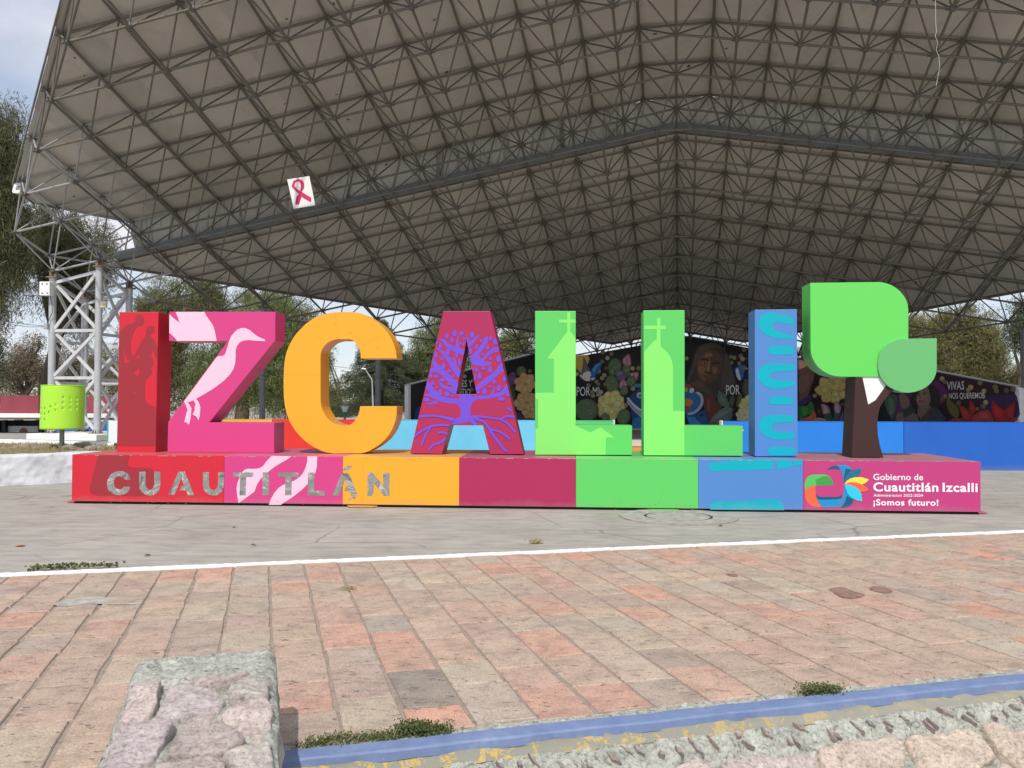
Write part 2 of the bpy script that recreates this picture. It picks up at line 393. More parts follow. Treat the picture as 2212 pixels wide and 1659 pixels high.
M_BARK = plain('rough_bark', (.10, .078, .058, 1), .95, 0, .35, 9, .8)
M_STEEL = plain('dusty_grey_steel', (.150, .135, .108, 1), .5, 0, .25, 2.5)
M_STEEL_LIT = plain('sunlit_grey_steel', (.36, .36, .355, 1), .42, .1, .12, 2.5)  # paler copy of the roof steel, sunlight put into its colour
M_NODE = plain('dark_steel_node', (.11, .105, .095, 1), .6, 0, .2, 3)
M_COLUMN = plain('silver_painted_steel', (.50, .51, .52, 1), .38, .25, .10, 2)
M_BRACE = plain('pale_painted_steel', (.60, .60, .60, 1), .45, .1, .10, 2)
M_PLATE = plain('rusty_base_plate', (.22, .17, .12, 1), .7, 0, .3, 8)
M_CURB = plain('white_limewash', (.80, .80, .78, 1), .85, 0, .07, 5, .4)
M_CURBD = plain('pale_white_wall', (.72, .74, .77, 1), .8, 0, .05, 2)
M_BLACK = plain('black_paint', (.012, .012, .013, 1), .5, 0, .2, 2)
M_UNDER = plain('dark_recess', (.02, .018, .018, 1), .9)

def sheet_mat(name, c, stain):
    mm, t, b = mat(name); n1 = noise_n(t, .5, 4, .5); n2 = noise_n(t, 1.1, 7, .75, dist=.2, mapscale=(2.2, .25, .25) if stain > .4 else (1, 1, 1))
    base = mixc(t, 1.0, c, ramp(t, n1.outputs[0], [(.3, (.90, .90, .90)), (.7, (1.05, 1.05, 1.05))]).outputs[0], 'MULTIPLY')
    f = ramp(t, n2.outputs[0], [(.53, (0, 0, 0)), (.66, (1, 1, 1))]); mk = N(t, 'ShaderNodeMath', operation='MULTIPLY'); mk.inputs[1].default_value = stain
    t.links.new(f.outputs[0], mk.inputs[0]); base = mixc(t, mk.outputs[0], base, (.09, .07, .045, 1))
    oi = N(t, 'ShaderNodeObjectInfo'); base = mixc(t, 1.0, base, ramp(t, oi.outputs['Random'], [(0, (.87, .87, .88)), (.15, (.97, .97, .97)), (1, (1.06, 1.05, 1.04))]).outputs[0], 'MULTIPLY')
    n3 = noise_n(t, 3.2, 1, .3); f3 = ramp(t, n3.outputs[0], [(.78, (0, 0, 0)), (.80, (1, 1, 1))])
    base = mixc(t, f3.outputs[0], base, (.12, .10, .08, 1))
    t.links.new(base, b.inputs['Base Color']); b.inputs['Roughness'].default_value = .6; return mm
M_SHEET = sheet_mat('pale_roof_sheet', (.575, .54, .48, 1), .14)
M_FASCIA = sheet_mat('stained_fascia_sheet', (.55, .545, .50, 1), .85)
M_GUTTER = plain('blue_grey_gutter', (.23, .27, .29, 1), .45, .2, .15, 2)

# ------------------------------------------------------------------ ground
def uv(u, v, z=0.0):                    # paving frame: u along the kerb, v away from it
    a = R(16.0); return Vector((u * math.cos(a) - v * math.sin(a), u * math.sin(a) + v * math.cos(a), z))
def to_uv(p):
    a = R(16.0); return p[0] * math.cos(a) + p[1] * math.sin(a), -p[0] * math.sin(a) + p[1] * math.cos(a)
vline = lambda u: 9.80 - .0252 * (u + 2.59)
KV = 4.50                               # back edge of the blue kerb
gv = [uv(-900, KV, 0), uv(900, KV, 0), uv(900, 1500, 0), uv(-900, 1500, 0)]
g = obj('ground', gv, [(0, 1, 2, 3)], M_GROUND); tag(g, kind='structure')
LOWZ = -.62
g2 = obj('lower_ground', [uv(-900, 3.3, LOWZ), uv(-900, -400, LOWZ), uv(900, -400, LOWZ), uv(900, 3.3, LOWZ)], [(0, 1, 2, 3)], M_GROUND); tag(g2, kind='structure')

# brick-like stone paving
pave = thing('stone_paving', None, None); pave['kind'] = 'structure'
jb = MB(); jv = []
us = np.linspace(-13, 17, 61)
for a, b in zip(us[:-1], us[1:]):
    jb.add([uv(a, KV, .005), uv(b, KV, .005), uv(b, vline(b), .005), uv(a, vline(a), .005)], [(0, 1, 2, 3)])
jb.obj('mortar_bed', M_JOINT, pave)
def paver_mesh(k):
    q = random.Random(k); z1, z0, c = 0.0, -.018, .02
    j = lambda s: q.uniform(-s, s)
    # unit footprint with slightly wandering edges, 8 outline points
    base = [(-.5, -.5), (0, -.5), (.5, -.5), (.5, 0), (.5, .5), (0, .5), (-.5, .5), (-.5, 0)]
    o = [(x + j(.022), y + j(.018)) for x, y in base]
    vs = [(x, y, z0) for x, y in o] + [(x * (1 - .012), y * (1 - .012), z1 - .005) for x, y in o] + [(x * .955, y * .965, z1 + j(.0016)) for x, y in o] + [(0, 0, z1 + .002)]
    fs = []
    for i in range(8):
        n = (i + 1) % 8
        fs += [(i, n, 8 + n, 8 + i), (8 + i, 8 + n, 16 + n, 16 + i), (16 + i, 16 + n, 24)]
    return mesh('paver', vs, fs, M_PAVER)
PM = [paver_mesh(k) for k in range(8)]
PCOL = [(.54, .30, .225), (.49, .325, .25), (.46, .35, .275), (.46, .39, .305), (.40, .335, .27), (.42, .38, .31), (.36, .29, .245), (.49, .37, .285), (.38, .295, .26), (.56, .285, .21)]
PW = [1.5, 1.7, 1.7, 1.5, 1.2, 1.1, .7, 1.6, .9, .8]
pav = []
CW = .3575
u_off = .951
for ci in range(-36, 48):
    uc = u_off + ci * CW
    v = KV + .11 + rnd.uniform(-.01, .03); first = True
    if ci == 0: v = 4.615
    dark = ci == 0
    while v < vline(uc) - .06:
        L = rnd.uniform(.40, .72)
        if ci == 0 and first: L = .36
        elif dark: L = .70; 
        if v + L > vline(uc) - .30: L = vline(uc) - .055 - v
        if L < .1: break
        c = rnd.choices(PCOL, PW)[0]; k = rnd.uniform(.94, 1.07); c = tuple(x * k * rnd.uniform(.97, 1.03) for x in c)
        if rnd.random() < .02: c = (.34, .31, .275)
        if ci == 0 and not first and dark: c = (.20, .20, .18); dark = False
        first = False
        pav.append((uc + .012 * noise.noise(Vector((ci * 3.1, v * 1.1, 0))), v + L / 2, CW - rnd.uniform(.012, .024), L - rnd.uniform(.006, .022), c, rnd.uniform(-.008, .008), rnd.uniform(.013, .018)))
        v += L
def px_size(p, s):
    d = p - EYE; return s * F / max(d.dot(fw), .3)
def visible(p, pad=60):
    d = Vector(p) - EYE; z = d.dot(fw)
    if z < .2: return False
    x = CX + F * d.dot(cr) / z; y = CY - F * d.dot(cu) / z
    return -pad < x < 2212 + pad and -pad < y < 1659 + pad
pav.sort(key=lambda q: (not visible(uv(q[0], q[1], 0), 90), (uv(q[0], q[1], 0) - EYE).length))
A16 = R(16)
for q in pav[:298]:
    o = bpy.data.objects.new('paver', rnd.choice(PM)); col.objects.link(o); o.parent = pave
    o.location = uv(q[0], q[1], q[6]); o.rotation_euler = (rnd.uniform(-.004, .004), rnd.uniform(-.004, .004), A16 + q[5]); o.scale = (q[2], q[3], 1); o.color = (*q[4], 1)
fv, ff, fc = [], [], []
for q in pav[298:]:
    me = rnd.choice(PM); Mx = Matrix.Translation(uv(q[0], q[1], q[6])) @ Matrix.Rotation(A16 + q[5], 4, 'Z') @ Matrix.Diagonal((q[2], q[3], 1, 1))
    n = len(fv); fv += [Mx @ v.co for v in me.vertices]
    for p in me.polygons: ff.append([i + n for i in p.vertices]); fc += [(*q[4], 1)] * len(p.vertices)
o = obj('paver', fv, ff, M_PAVERJ, pave); o['kind'] = 'stuff'
a = o.data.color_attributes.new('paint', 'FLOAT_COLOR', 'CORNER'); a.data.foreach_set('color', np.array(fc, 'f').ravel())
# grey cement smears and dark spill marks lying on the pavers
def blotch(name, pts, z, mt, parent):
    P = [ground(p, z) for p in smoothp(pts, 4)]
    vs, t = tris([[(p.x, p.y) for p in P]]); return obj(name, P, [tuple(x) for x in t], mt, parent)
M_SPILL = plain('dark_spill', (.25, .15, .12, 1), .8, 0, .4, 20); M_CEM = plain('grey_cement_smear', (.38, .37, .33, 1), .9, 0, .3, 14)
for pts in ([(1790, 1272), (1820, 1268), (1840, 1276), (1868, 1284), (1850, 1292), (1820, 1290), (1800, 1280)], [(1878, 1270), (1900, 1266), (1928, 1276), (1915, 1281), (1890, 1277)], [(1568, 1238), (1590, 1240), (1592, 1246), (1575, 1244)]):
    blotch('spill_mark', pts, .0195, M_SPILL, pave)
for pts in ([(115, 1304), (160, 1293), (220, 1290), (290, 1296), (305, 1304), (250, 1306), (190, 1304), (140, 1310)],):
    blotch('cement_smear', pts, .0195, M_CEM, pave)

# low white kerb between paving and plaza
kb = MB(); rs = random.Random(3)
uu = np.linspace(-14, 20, 681)
for a, b in zip(uu[:-1], uu[1:]):
    pass
vs, fs = [], []
for i, u in enumerate(uu):
    v = vline(u) + .012 * noise.noise(Vector((u * 1.3, 0, 0))); e = [rs.uniform(-.007, .007) for _ in range(4)]
    vs += [uv(u, v - .032 + e[0], .0), uv(u, v - .028 + e[0], .034 + e[2] * .5), uv(u, v + .03 + e[1], .036 + e[3] * .5), uv(u, v + .034 + e[1], .0)]
for i in range(len(uu) - 1):
    for k in range(3): fs.append((4 * i + k, 4 * i + 4 + k, 4 * i + 5 + k, 4 * i + 1 + k))
o = obj('white_kerb', vs, fs, M_CURB, None); tag(o, 'narrow white painted kerb between the stone paving and the grey plaza', 'kerb')

# blue kerb with flaking yellow underneath, and the rubble bank below it
def bluekerb_mat():
    mm, t, b = mat('blue_kerb_paint'); n1 = noise_n(t, 5, 7, .7, dist=.4); n2 = noise_n(t, 30, 5, .75)
    c = ramp(t, n1.outputs[0], [(.3, (.13, .18, .335)), (.55, (.175, .235, .40)), (.75, (.25, .30, .44))]).outputs[0]
    f = ramp(t, n2.outputs[0], [(.68, (0, 0, 0)), (.73, (1, 1, 1))]); c = mixc(t, f.outputs[0], c, (.52, .52, .55, 1))
    t.links.new(c, b.inputs['Base Color']); b.inputs['Roughness'].default_value = .6; bump(t, b, n2.outputs[0], .25, .006); return mm
def yellow_mat():
    mm, t, b = mat('flaking_yellow_paint'); n1 = noise_n(t, 7, 8, .75, dist=.6); n2 = noise_n(t, 28, 5, .7)
    c = ramp(t, n1.outputs[0], [(.51, (.26, .255, .21)), (.525, (.50, .33, .06)), (.57, (.58, .42, .12)), (.58, (.30, .29, .245))]).outputs[0]
    g = N(t, 'ShaderNodeNewGeometry'); sp = N(t, 'ShaderNodeSeparateXYZ'); t.links.new(g.outputs['Position'], sp.inputs[0]); mr_ = N(t, 'ShaderNodeMapRange'); mr_.inputs[1].default_value = .3; mr_.inputs[2].default_value = 2.2; t.links.new(sp.outputs[0], mr_.inputs[0])
    fx = N(t, 'ShaderNodeMath', operation='MULTIPLY'); fx.inputs[1].default_value = .72; t.links.new(mr_.outputs[0], fx.inputs[0]); c = mixc(t, fx.outputs[0], c, (.28, .27, .23, 1))
    t.links.new(c, b.inputs['Base Color']); b.inputs['Roughness'].default_value = .85; bump(t, b, n1.outputs[0], .6, .02); return mm
M_BLUEK, M_YELK = bluekerb_mat(), yellow_mat()
kerb = thing('blue_kerb', 'long blue painted kerb with flaking yellow paint along its lower edge', 'kerb', tuple(uv(3, 4.4, 0)))
vs, fs = [], []; prof = [(KV, -.02), (KV - .004, .030), (KV - .008, .036), (KV - .118, .036), (KV - .126, .024), (KV - .130, -.018)]
us2 = np.arange(.05, 16, .06)
for u in us2:
    e = noise.noise(Vector((u * 2.2, 0, 0))) * .014; e2 = noise.noise(Vector((u * 9, 3, 0))) * .006
    for k, (v, z) in enumerate(prof): vs.append(uv(u, v + e + (e2 if k > 3 else -e2 * .6), z + noise.noise(Vector((u * 6, k, 1))) * .004))
for i in range(len(us2) - 1):
    for k in range(5): fs.append((6 * i + k, 6 * i + k + 1, 6 * i + 7 + k, 6 * i + 6 + k))
obj('kerb_top', vs, fs, M_BLUEK, kerb)
vs, fs = [], []; prof = [(KV - .126, -.005), (KV - .134, -.022), (KV - .152, -.036), (KV - .175, -.062)]
for u in us2:
    for k, (v, z) in enumerate(prof): vs.append(uv(u, v + noise.noise(Vector((u * 8, k * .7, 5))) * .016, z + noise.noise(Vector((u * 11, k, 9))) * .010))
for i in range(len(us2) - 1):
    for k in range(3): fs.append((4 * i + k, 4 * i + k + 1, 4 * i + 5 + k, 4 * i + 4 + k))
obj('yellow_edge', vs, fs, M_YELK, kerb, True)
# crumbly strip between kerb and pavers
vs, fs = [], []; nn = 7
us3 = np.arange(.05, 16, .035)
for u in us3:
    for k in range(nn):
        v = KV + .125 * k / (nn - 1); vs.append(uv(u, v, .010 + .022 * max(0, noise.noise(Vector((u * 14, v * 14, 2)))) + .012 * noise.noise(Vector((u * 35, v * 35, 7)))))
for i in range(len(us3) - 1):
    for k in range(nn - 1): fs.append((nn * i + k, nn * i + k + 1, nn * i + nn + k + 1, nn * i + nn + k))
obj('mortar_edge', vs, fs, M_MORTAR, kerb, True)

# rubble surfaces: voronoi stones standing proud of lichened mortar
def voronoi(w_, h_, pts, gap):
    cells = []
    for i, p in enumerate(pts):
        poly = [(0, 0), (w_, 0), (w_, h_), (0, h_)]
        for j, q in enumerate(pts):
            if i == j: continue
            dx, dy = q[0] - p[0], q[1] - p[1]; dd = math.hypot(dx, dy)
            if dd > 2.2: continue
            mx_, my_ = (p[0] + q[0]) / 2 - dx / dd * gap, (p[1] + q[1]) / 2 - dy / dd * gap
            o = []
            f = lambda s: (s[0] - mx_) * dx + (s[1] - my_) * dy
            for k in range(len(poly)):
                a, b = poly[k], poly[(k + 1) % len(poly)]; fa, fb = f(a), f(b)
                if fa <= 0: o.append(a)
                if (fa <= 0) != (fb <= 0):
                    t = fa / (fa - fb); o.append((a[0] + t * (b[0] - a[0]), a[1] + t * (b[1] - a[1])))
            poly = o
            if len(poly) < 3: break
        if len(poly) >= 3: cells.append(poly)
    return cells
def inset(poly, d):
    c = (sum(p[0] for p in poly) / len(poly), sum(p[1] for p in poly) / len(poly)); o = []
    for p in poly:
        L = math.hypot(p[0] - c[0], p[1] - c[1]); k = max(0, 1 - d / max(L, 1e-4)); o.append((c[0] + (p[0] - c[0]) * k, c[1] + (p[1] - c[1]) * k))
    return o
SCOL = [(.72, .60, .55), (.70, .60, .585), (.74, .61, .52), (.72, .65, .59), (.74, .645, .62), (.68, .57, .53), (.72, .59, .48)]
def stones(cells, S, parent, height, rs):
    for poly in cells:
        n = max(3, int(48 / max(len(poly), 1)) // 3)
        P = []
        for k in range(len(poly)):                       # resample and round the corners
            a, b = poly[k], poly[(k + 1) % len(poly)]; L = math.hypot(b[0] - a[0], b[1] - a[1]); m_ = max(1, int(L / .035))
            for i in range(m_): P.append((a[0] + (b[0] - a[0]) * i / m_, a[1] + (b[1] - a[1]) * i / m_))
        for _ in range(2 if rs.random() < .3 else 1): P = [((P[i - 1][0] + 2 * P[i][0] + P[(i + 1) % len(P)][0]) / 4, (P[i - 1][1] + 2 * P[i][1] + P[(i + 1) % len(P)][1]) / 4) for i in range(len(P))]
        if len(P) < 5: continue
        sd_ = rs.uniform(0, 90); P = [(x + .03 * noise.noise(Vector((x * 7, y * 7, sd_))) + .012 * noise.noise(Vector((x * 22, y * 22, sd_))), y + .03 * noise.noise(Vector((x * 7, y * 7, sd_ + 20))) + .012 * noise.noise(Vector((x * 22, y * 22, sd_ + 9)))) for x, y in P]
        rings = [(1.02, -.03), (1.0, height * .35), (.97, height * .85), (.92, height), (.78, height * 1.08), (.55, height * 1.15), (.28, height * 1.12)]
        cx_ = sum(p[0] for p in P) / len(P); cy_ = sum(p[1] for p in P) / len(P); m_ = len(P); tx, ty = rs.uniform(-.14, .14), rs.uniform(-.14, .14)
        vs, fs = [], []
        def hgt(x, y, h): return h + (.026 * noise.noise(Vector((x * 5, y * 5, sd_))) + .018 * noise.noise(Vector((x * 14, y * 14, sd_))) + .007 * noise.noise(Vector((x * 34, y * 34, sd_))) + tx * (x - cx_) + ty * (y - cy_)) * (h > 0)
        for k_, h in rings:
            for x, y in P:
                x, y = cx_ + (x - cx_) * k_, cy_ + (y - cy_) * k_; vs.append(S(x, y, hgt(x, y, h)))
        for r_ in range(len(rings) - 1):
            for i in range(m_): fs.append((r_ * m_ + i, r_ * m_ + (i + 1) % m_, (r_ + 1) * m_ + (i + 1) % m_, (r_ + 1) * m_ + i))
        vs.append(S(cx_, cy_, hgt(cx_, cy_, height * 1.12)))
        for i in range(m_): fs.append(((len(rings) - 1) * m_ + i, (len(rings) - 1) * m_ + (i + 1) % m_, len(vs) - 1))
        o = obj('stone', vs, fs, M_RUBBLE, parent, True); cc = rs.choice(SCOL); k = rs.uniform(.92, 1.08); o.color = tuple(x * k for x in cc) + (1,)
def mortar(w_, h_, S, parent, step, amp, name='mortar'):
    nx, ny = int(w_ / step) + 1, int(h_ / step) + 1; vs, fs = [], []
    for i in range(nx):
        for j in range(ny):
            x, y = w_ * i / (nx - 1), h_ * j / (ny - 1)
            vs.append(S(x, y, amp * noise.noise(Vector((x * 7, y * 7, 4))) + amp * .8 * noise.noise(Vector((x * 19, y * 19, 8))) + amp * .5 * noise.noise(Vector((x * 45, y * 45, 1)))))
    for i in range(nx - 1):
        for j in range(ny - 1): fs.append((i * ny + j, i * ny + j + 1, (i + 1) * ny + j + 1, (i + 1) * ny + j))
    return obj(name, vs, fs, M_MORTAR, parent, True)
bank = thing('rubble_bank', 'sloping rubble stone bank with grey lichened mortar below the blue kerb', 'stone bank', tuple(uv(3, 3.9, -.2)))
sl = R(33); v0 = KV - .17; dv, dz = math.cos(sl), math.sin(sl)
SB = lambda x, y, h: uv(x + .05, v0 - y * dv - h * dz * 0 - h * math.sin(sl), -.055 - y * dz + h * math.cos(sl))
mortar(9.5, 1.15, lambda x, y, h: SB(x, y, h - .014 * min(1, max(0, (y - .08) / .08))), bank, .022, .022)
rs = random.Random(12); pts = []
for i in range(20):
    for j in range(4):
        if j == 0: continue
        pts.append((i * .49 + rs.uniform(-.19, .19) + (j % 2) * .24, -.14 + j * .42 + rs.uniform(-.11, .11)))
cells = voronoi(9.5, 1.45, pts, .018)
cells = [[(x, y) for x, y in c if True] for c in cells]
cells = [clip_convex(c, [(0, y_), (9.5, y_), (9.5, 1.45), (0, 1.45)]) for c, y_ in zip(cells, [rs.uniform(.13, .20) for _ in cells])]
stones([c for c in cells if len(c) > 2], SB, bank, .022, rs)
# small wedge-shaped chips pressed into the mortar just under the kerb
for i in range(96):
    x = .06 + i * .096 + rs.uniform(-.045, .045); y = rs.uniform(.035, .12); a = rs.uniform(.75, 1.35); L = rs.uniform(.02, .055); wd = rs.uniform(.006, .019)
    ex = (math.cos(a), math.sin(a)); pp = [(x - ex[0] * L, y - ex[1] * L), (x - ex[1] * wd, y + ex[0] * wd), (x + ex[0] * L, y + ex[1] * L), (x + ex[1] * wd, y - ex[0] * wd)]
    vs = [SB(px_, py_, -.01) for px_, py_ in pp] + [SB(px_ * .9 + x * .1, py_ * .9 + y * .1, .022) for px_, py_ in pp]
    o = obj('stone_chip', vs, [(4, 5, 6, 7), (0, 1, 5, 4), (1, 2, 6, 5), (2, 3, 7, 6), (3, 0, 4, 7)], M_RUBBLE, bank); o.color = tuple(x * .62 for x in rs.choice(SCOL)) + (1,)

# rubble wall stub in the left foreground
stub = thing('stone_wall_end', 'end of a thick rubble wall with a rough cement top, in the left foreground', 'stone wall', tuple(uv(-.3, 4.2, 0)))
SW, SL = .70, 2.0
def SS(x, y, h):                        # x across, y from the far end towards the camera, h above the sloping top
    z = .46 - .095 * y + h
    e = min(x, SW - x); rf = .045 if e > .05 else .045 * max(e, 0) / .05 * (2 - max(e, 0) / .05)
    eb = min(1, y / .06); z -= .045 - rf; z -= .03 * (1 - eb) ** 2
    wob = .03 * noise.noise(Vector((0, y * 3.2, x > SW / 2)))
    return uv(.065 - SW + x + (wob if (x < .1 or x > SW - .1) else 0) * .5, 4.86 - y - .25 * (SW - x) * 0 , z)
mortar(SW, SL, lambda x, y, h: SS(x, y, h - .016 * min(1, max(0, (y - .34) / .08)) * min(1, max(0, min(x, SW - x) / .05))), stub, .016, .016, 'mortar_top')
# side faces
def side(name, u, sgn, nrm):
    vs, fs = [], []; ny, nz = 90, 26
    for i in range(ny):
        y = SL * i / (ny - 1); top = SS(SW if sgn > 0 else 0, y, 0)
        for j in range(nz):
            t = j / (nz - 1); z = top.z * (1 - t) + (LOWZ) * t
            d = .02 * noise.noise(Vector((y * 8, z * 8, 3 + sgn))) + .008 * noise.noise(Vector((y * 25, z * 25, 9)))
            q = uv(0, 0, 0); tu, tv = to_uv(top); vs.append(uv(tu + sgn * (.012 * min(1, t * 6) + d * min(1, t * 6)) + (sgn * .10 * t if sgn < 0 else 0), tv, z))
    for i in range(ny - 1):
        for j in range(nz - 1): fs.append((i * nz + j, i * nz + j + 1, (i + 1) * nz + j + 1, (i + 1) * nz + j))
    obj(name, vs, fs, M_MORTAR, stub, True)
side('wall_side', 0, 1, 1); side('wall_side', 0, -1, -1)
vs, fs = [], []
for i in range(45):
    x = SW * i / 44; top = SS(x, 0, 0)
    for j in range(20): vs.append(Vector((top.x, top.y, top.z * (1 - j / 19) + -.05 * j / 19)) + uv(0, .012 * noise.noise(Vector((x * 9, j * .5, 2))), 0))
for i in range(44):
    for j in range(19): fs.append((i * 20 + j, i * 20 + j + 1, i * 20 + 21 + j, i * 20 + 20 + j))
obj('wall_back', vs, fs, M_MORTAR, stub, True)
rs = random.Random(5); pts = [(.42, .33), (.05, .60), (.30, .62), (.62, .52), (.62, .86), (.10, .95), (.42, 1.0), (.08, 1.35), (.36, 1.32), (.62, 1.25), (.20, 1.7), (.55, 1.65), (.35, 1.95)]
cl = voronoi(SW, SL, pts, .017); cl = [clip_convex(c, [(.025, .44), (SW - .03, .30), (SW - .03, SL), (.025, SL)]) for c in cl]
cl = [c for k, c in enumerate(cl) if len(c) > 2]
stones(cl, SS, stub, .018, rs)

# weeds, dry leaves
def leafpatch(name, pts, n, size, mt, zr, label, cat, up=.5, parent=None):
    vs, fs = [], []
    P = [ground(p, .02) for p in pts]; rs = random.Random(len(label) + n)
    for _ in range(n):
        k = rs.randrange(len(P) - 1); a, b = P[k], P[k + 1]; t = rs.random(); c = a.lerp(b, t) + Vector((rs.gauss(0, 1), rs.gauss(0, 1), 0)) * .035
        c.z = rs.uniform(0, zr) + .02; d = Vector((rs.gauss(0, 1), rs.gauss(0, 1), rs.uniform(-.2, 1.2) * up * 2)).normalized(); s = size * rs.uniform(.5, 1.3)
        x = d.orthogonal().normalized() * s * .4; vs_ = [c - d * s * .5, c + x, c + d * s * .5, c - x]; m_ = len(vs); vs += vs_; fs.append((m_, m_ + 1, m_ + 2, m_ + 3))
    o = obj(name, vs, fs, mt, parent); return tag(o, label, cat)
leafpatch('weed_patch', [(655, 1612), (720, 1598), (800, 1596), (860, 1590)], 1500, .012, FO_WEED, .018, 'low mat of small green weeds behind the blue kerb, beside the stone wall end', 'weeds')
leafpatch('weed_patch', [(868, 1588), (890, 1578), (915, 1585), (965, 1582)], 1500, .015, FO_WEED, .05, 'bushier green weed with reddish end growing behind the middle of the kerb', 'weeds')
leafpatch('weed_patch', [(1738, 1500), (1760, 1497), (1785, 1500), (1805, 1497)], 1000, .015, FO_WEED, .05, 'small green weed tuft at the right-hand stretch of the blue kerb', 'weeds')
leafpatch('weed_patch', [(70, 1232), (120, 1226), (170, 1224), (250, 1224)], 300, .035, FO_WEED, .04, 'leafy green weeds growing behind the white kerb at the far left', 'weeds')
leafpatch('weed_patch', [(1148, 1172), (1165, 1170)], 120, .03, FO_DRY, .03, 'dry little weed in a crack of the grey plaza', 'weeds')
leafpatch('weed_patch', [(746, 1274), (762, 1271)], 70, .022, FO_DRY, .02, 'tiny dry weed between two pavers near the white kerb', 'weeds')
for P0, P1, n_, lb in (((660, 1612), (850, 1594), 60, 'thin dry grass blades sticking out of the long weed mat'), ((1725, 1500), (1812, 1496), 30, 'thin dry grass blades by the weed tuft on the right'), ((60, 1234), (250, 1226), 46, 'dry straggly stalks among the weeds at the far left')):
    a_, b_ = ground(P0, .02), ground(P1, .02); vs, fs = [], []; rs = random.Random(n_)
    for _ in range(n_):
        c = a_.lerp(b_, rs.random()) + Vector((rs.gauss(0, .03), rs.gauss(0, .03), 0)); d = Vector((rs.gauss(0, .8), rs.gauss(0, .8), rs.uniform(.3, 1))).normalized() * rs.uniform(.04, .13); x = Vector((rs.gauss(0, 1), rs.gauss(0, 1), 0)).normalized() * .0022
        m_ = len(vs); vs += [c - x, c + x, c + d * .6 + x * .6, c + d + Vector((0, 0, -.02)), c + d * .6 - x * .6]; fs.append((m_, m_ + 1, m_ + 2, m_ + 3, m_ + 4))
    tag(obj('dry_blades', vs, fs, FO_DRY), lb, 'grass', None, 'stuff')
M_LEAF = plain('dry_leaf', (.42, .22, .09, 1), .8, 0, .2, 30)
def dryleaf(p, s, label):
    c = ground(p, .03 if p[1] > 1230 else .01); a = rnd.uniform(0, 6); d = Vector((math.cos(a), math.sin(a), .15)) * s; x = Vector((-math.sin(a), math.cos(a), .1)) * s * .45
    o = obj('dry_leaf', [c - d, c - d * .3 + x + Vector((0, 0, .015)), c + d * .4 + x * .9 + Vector((0, 0, .02)), c + d, c + d * .3 - x, c - d * .4 - x * .8, c + Vector((0, 0, .002))], [(0, 1, 6), (1, 2, 6), (2, 3, 6), (3, 4, 6), (4, 5, 6), (5, 0, 6)], M_LEAF)
    tag(o, label, 'leaf')
dryleaf((42, 1178), .10, 'large curled tan leaf lying alone on the plaza at the far left')
dryleaf((318, 1190 + 10), .05, 'dry leaf on the plaza left of centre near the white kerb')
dryleaf((505, 1138), .05, 'reddish dry leaf in front of the red end of the plinth')
dryleaf((548, 1188 - 10), .04, 'small brown leaf on the plaza in front of the letter Z')
dryleaf((1556, 1136), .05, 'brown folded leaf beside the round manhole collar')

# manhole
M_COLLAR = plain('cast_concrete_collar', (.335, .315, .28, 1), .95, 0, .3, 7, .9)
mh = thing('manhole', 'round worn concrete manhole collar in the plaza in front of the green plinth', 'manhole', tuple(ground((1465, 1117))))
mc = ground((1465, 1117))
def ring(name, r0, r1, z0, z1, mt, n=64):
    vs, fs = [], []
    for k in range(n):
        t = 2 * math.pi * k / n; e = 1 + .01 * noise.noise(Vector((math.cos(t) * 3, math.sin(t) * 3, r1)))
        for r_, z in ((r0 * e, z0), (r0 * e, z1), (r1 * e, z1), (r1 * e, z0)): vs.append(mc + Vector((math.cos(t) * r_, math.sin(t) * r_, z)))
    for k in range(n):
        for q in range(3): a_, b_ = 4 * k + q, 4 * ((k + 1) % n) + q; fs.append((a_, b_, b_ + 1, a_ + 1))
    return obj(name, vs, fs, mt, mh)
ring('collar', .53, .90, 0, .016, M_COLLAR); ring('lid', .001, .485, 0, .013, M_COLLAR); ring('groove', .485, .53, 0, .005, M_UNDER); ring('outer_joint', .90, .915, 0, .004, M_JOINT)

# ------------------------------------------------------------------ space-frame roof
Q = [6.51550674, 34.0853361, 14.6703743, .192428245, .311954780, .207368850, .193023227, 2.4, 2.37107316, 1.78232939, 1.76556618]
KS = .933
s_, c_ = math.sin(Q[3]), math.cos(Q[3])
RX = Vector((c_, -s_, 0)); RY = Vector((s_, c_, 0)) * math.cos(Q[4]) - Vector((0, 0, 1)) * math.sin(Q[4]); RZ = RX.cross(RY)
AL = -RX * math.cos(Q[5]) - RZ * math.sin(Q[5]); AR = RX * math.cos(Q[6]) - RZ * math.sin(Q[6])
NL = RY.cross(AL).normalized(); NR = AR.cross(RY).normalized()
def RP(i, j, h=0.0):
    A, n = (AL, NL) if i < 0 else (AR, NR)
    if i == 0: n = (NL + NR).normalized()
    return EYE + (Vector(Q[:3]) + A * abs(i) * Q[7] + RY * j * Q[8] + n * h) * KS
HT, HB = Q[9], Q[10]
def TP(i, j, e=0.0):
    if abs(i) < .5:
        t = i + .5; return TP(-.5, j, e).lerp(TP(.5, j, e), t)
    return RP(i, j, HT + e)
def MP(i, j, e=0.0): return RP(i, j, e)
def BP(i, j): return RP(i, j, -HB)
limT = lambda j: (12 + j if j <= .5 else (12.5 if j == 1.5 else 11.5))
limM = lambda j: (12 + j if j <= 1 else (13 if j == 2 else 15 - j))
limB = lambda j: (12.5 if j <= 2.5 else 15 - j)
nodes = {}
JF = -4
for j2 in range(2 * JF + 1, 6, 2):
    j = j2 / 2
    i = .5
    while i <= limT(j) + .01: nodes[('T', i, j)] = TP(i, j); nodes[('T', -i, j)] = TP(-i, j); i += 1
for j in range(JF, 14):
    for i in range(0, int(limM(j)) + 1): nodes[('M', i, float(j))] = MP(i, j); nodes[('M', -i, float(j))] = MP(-i, j)
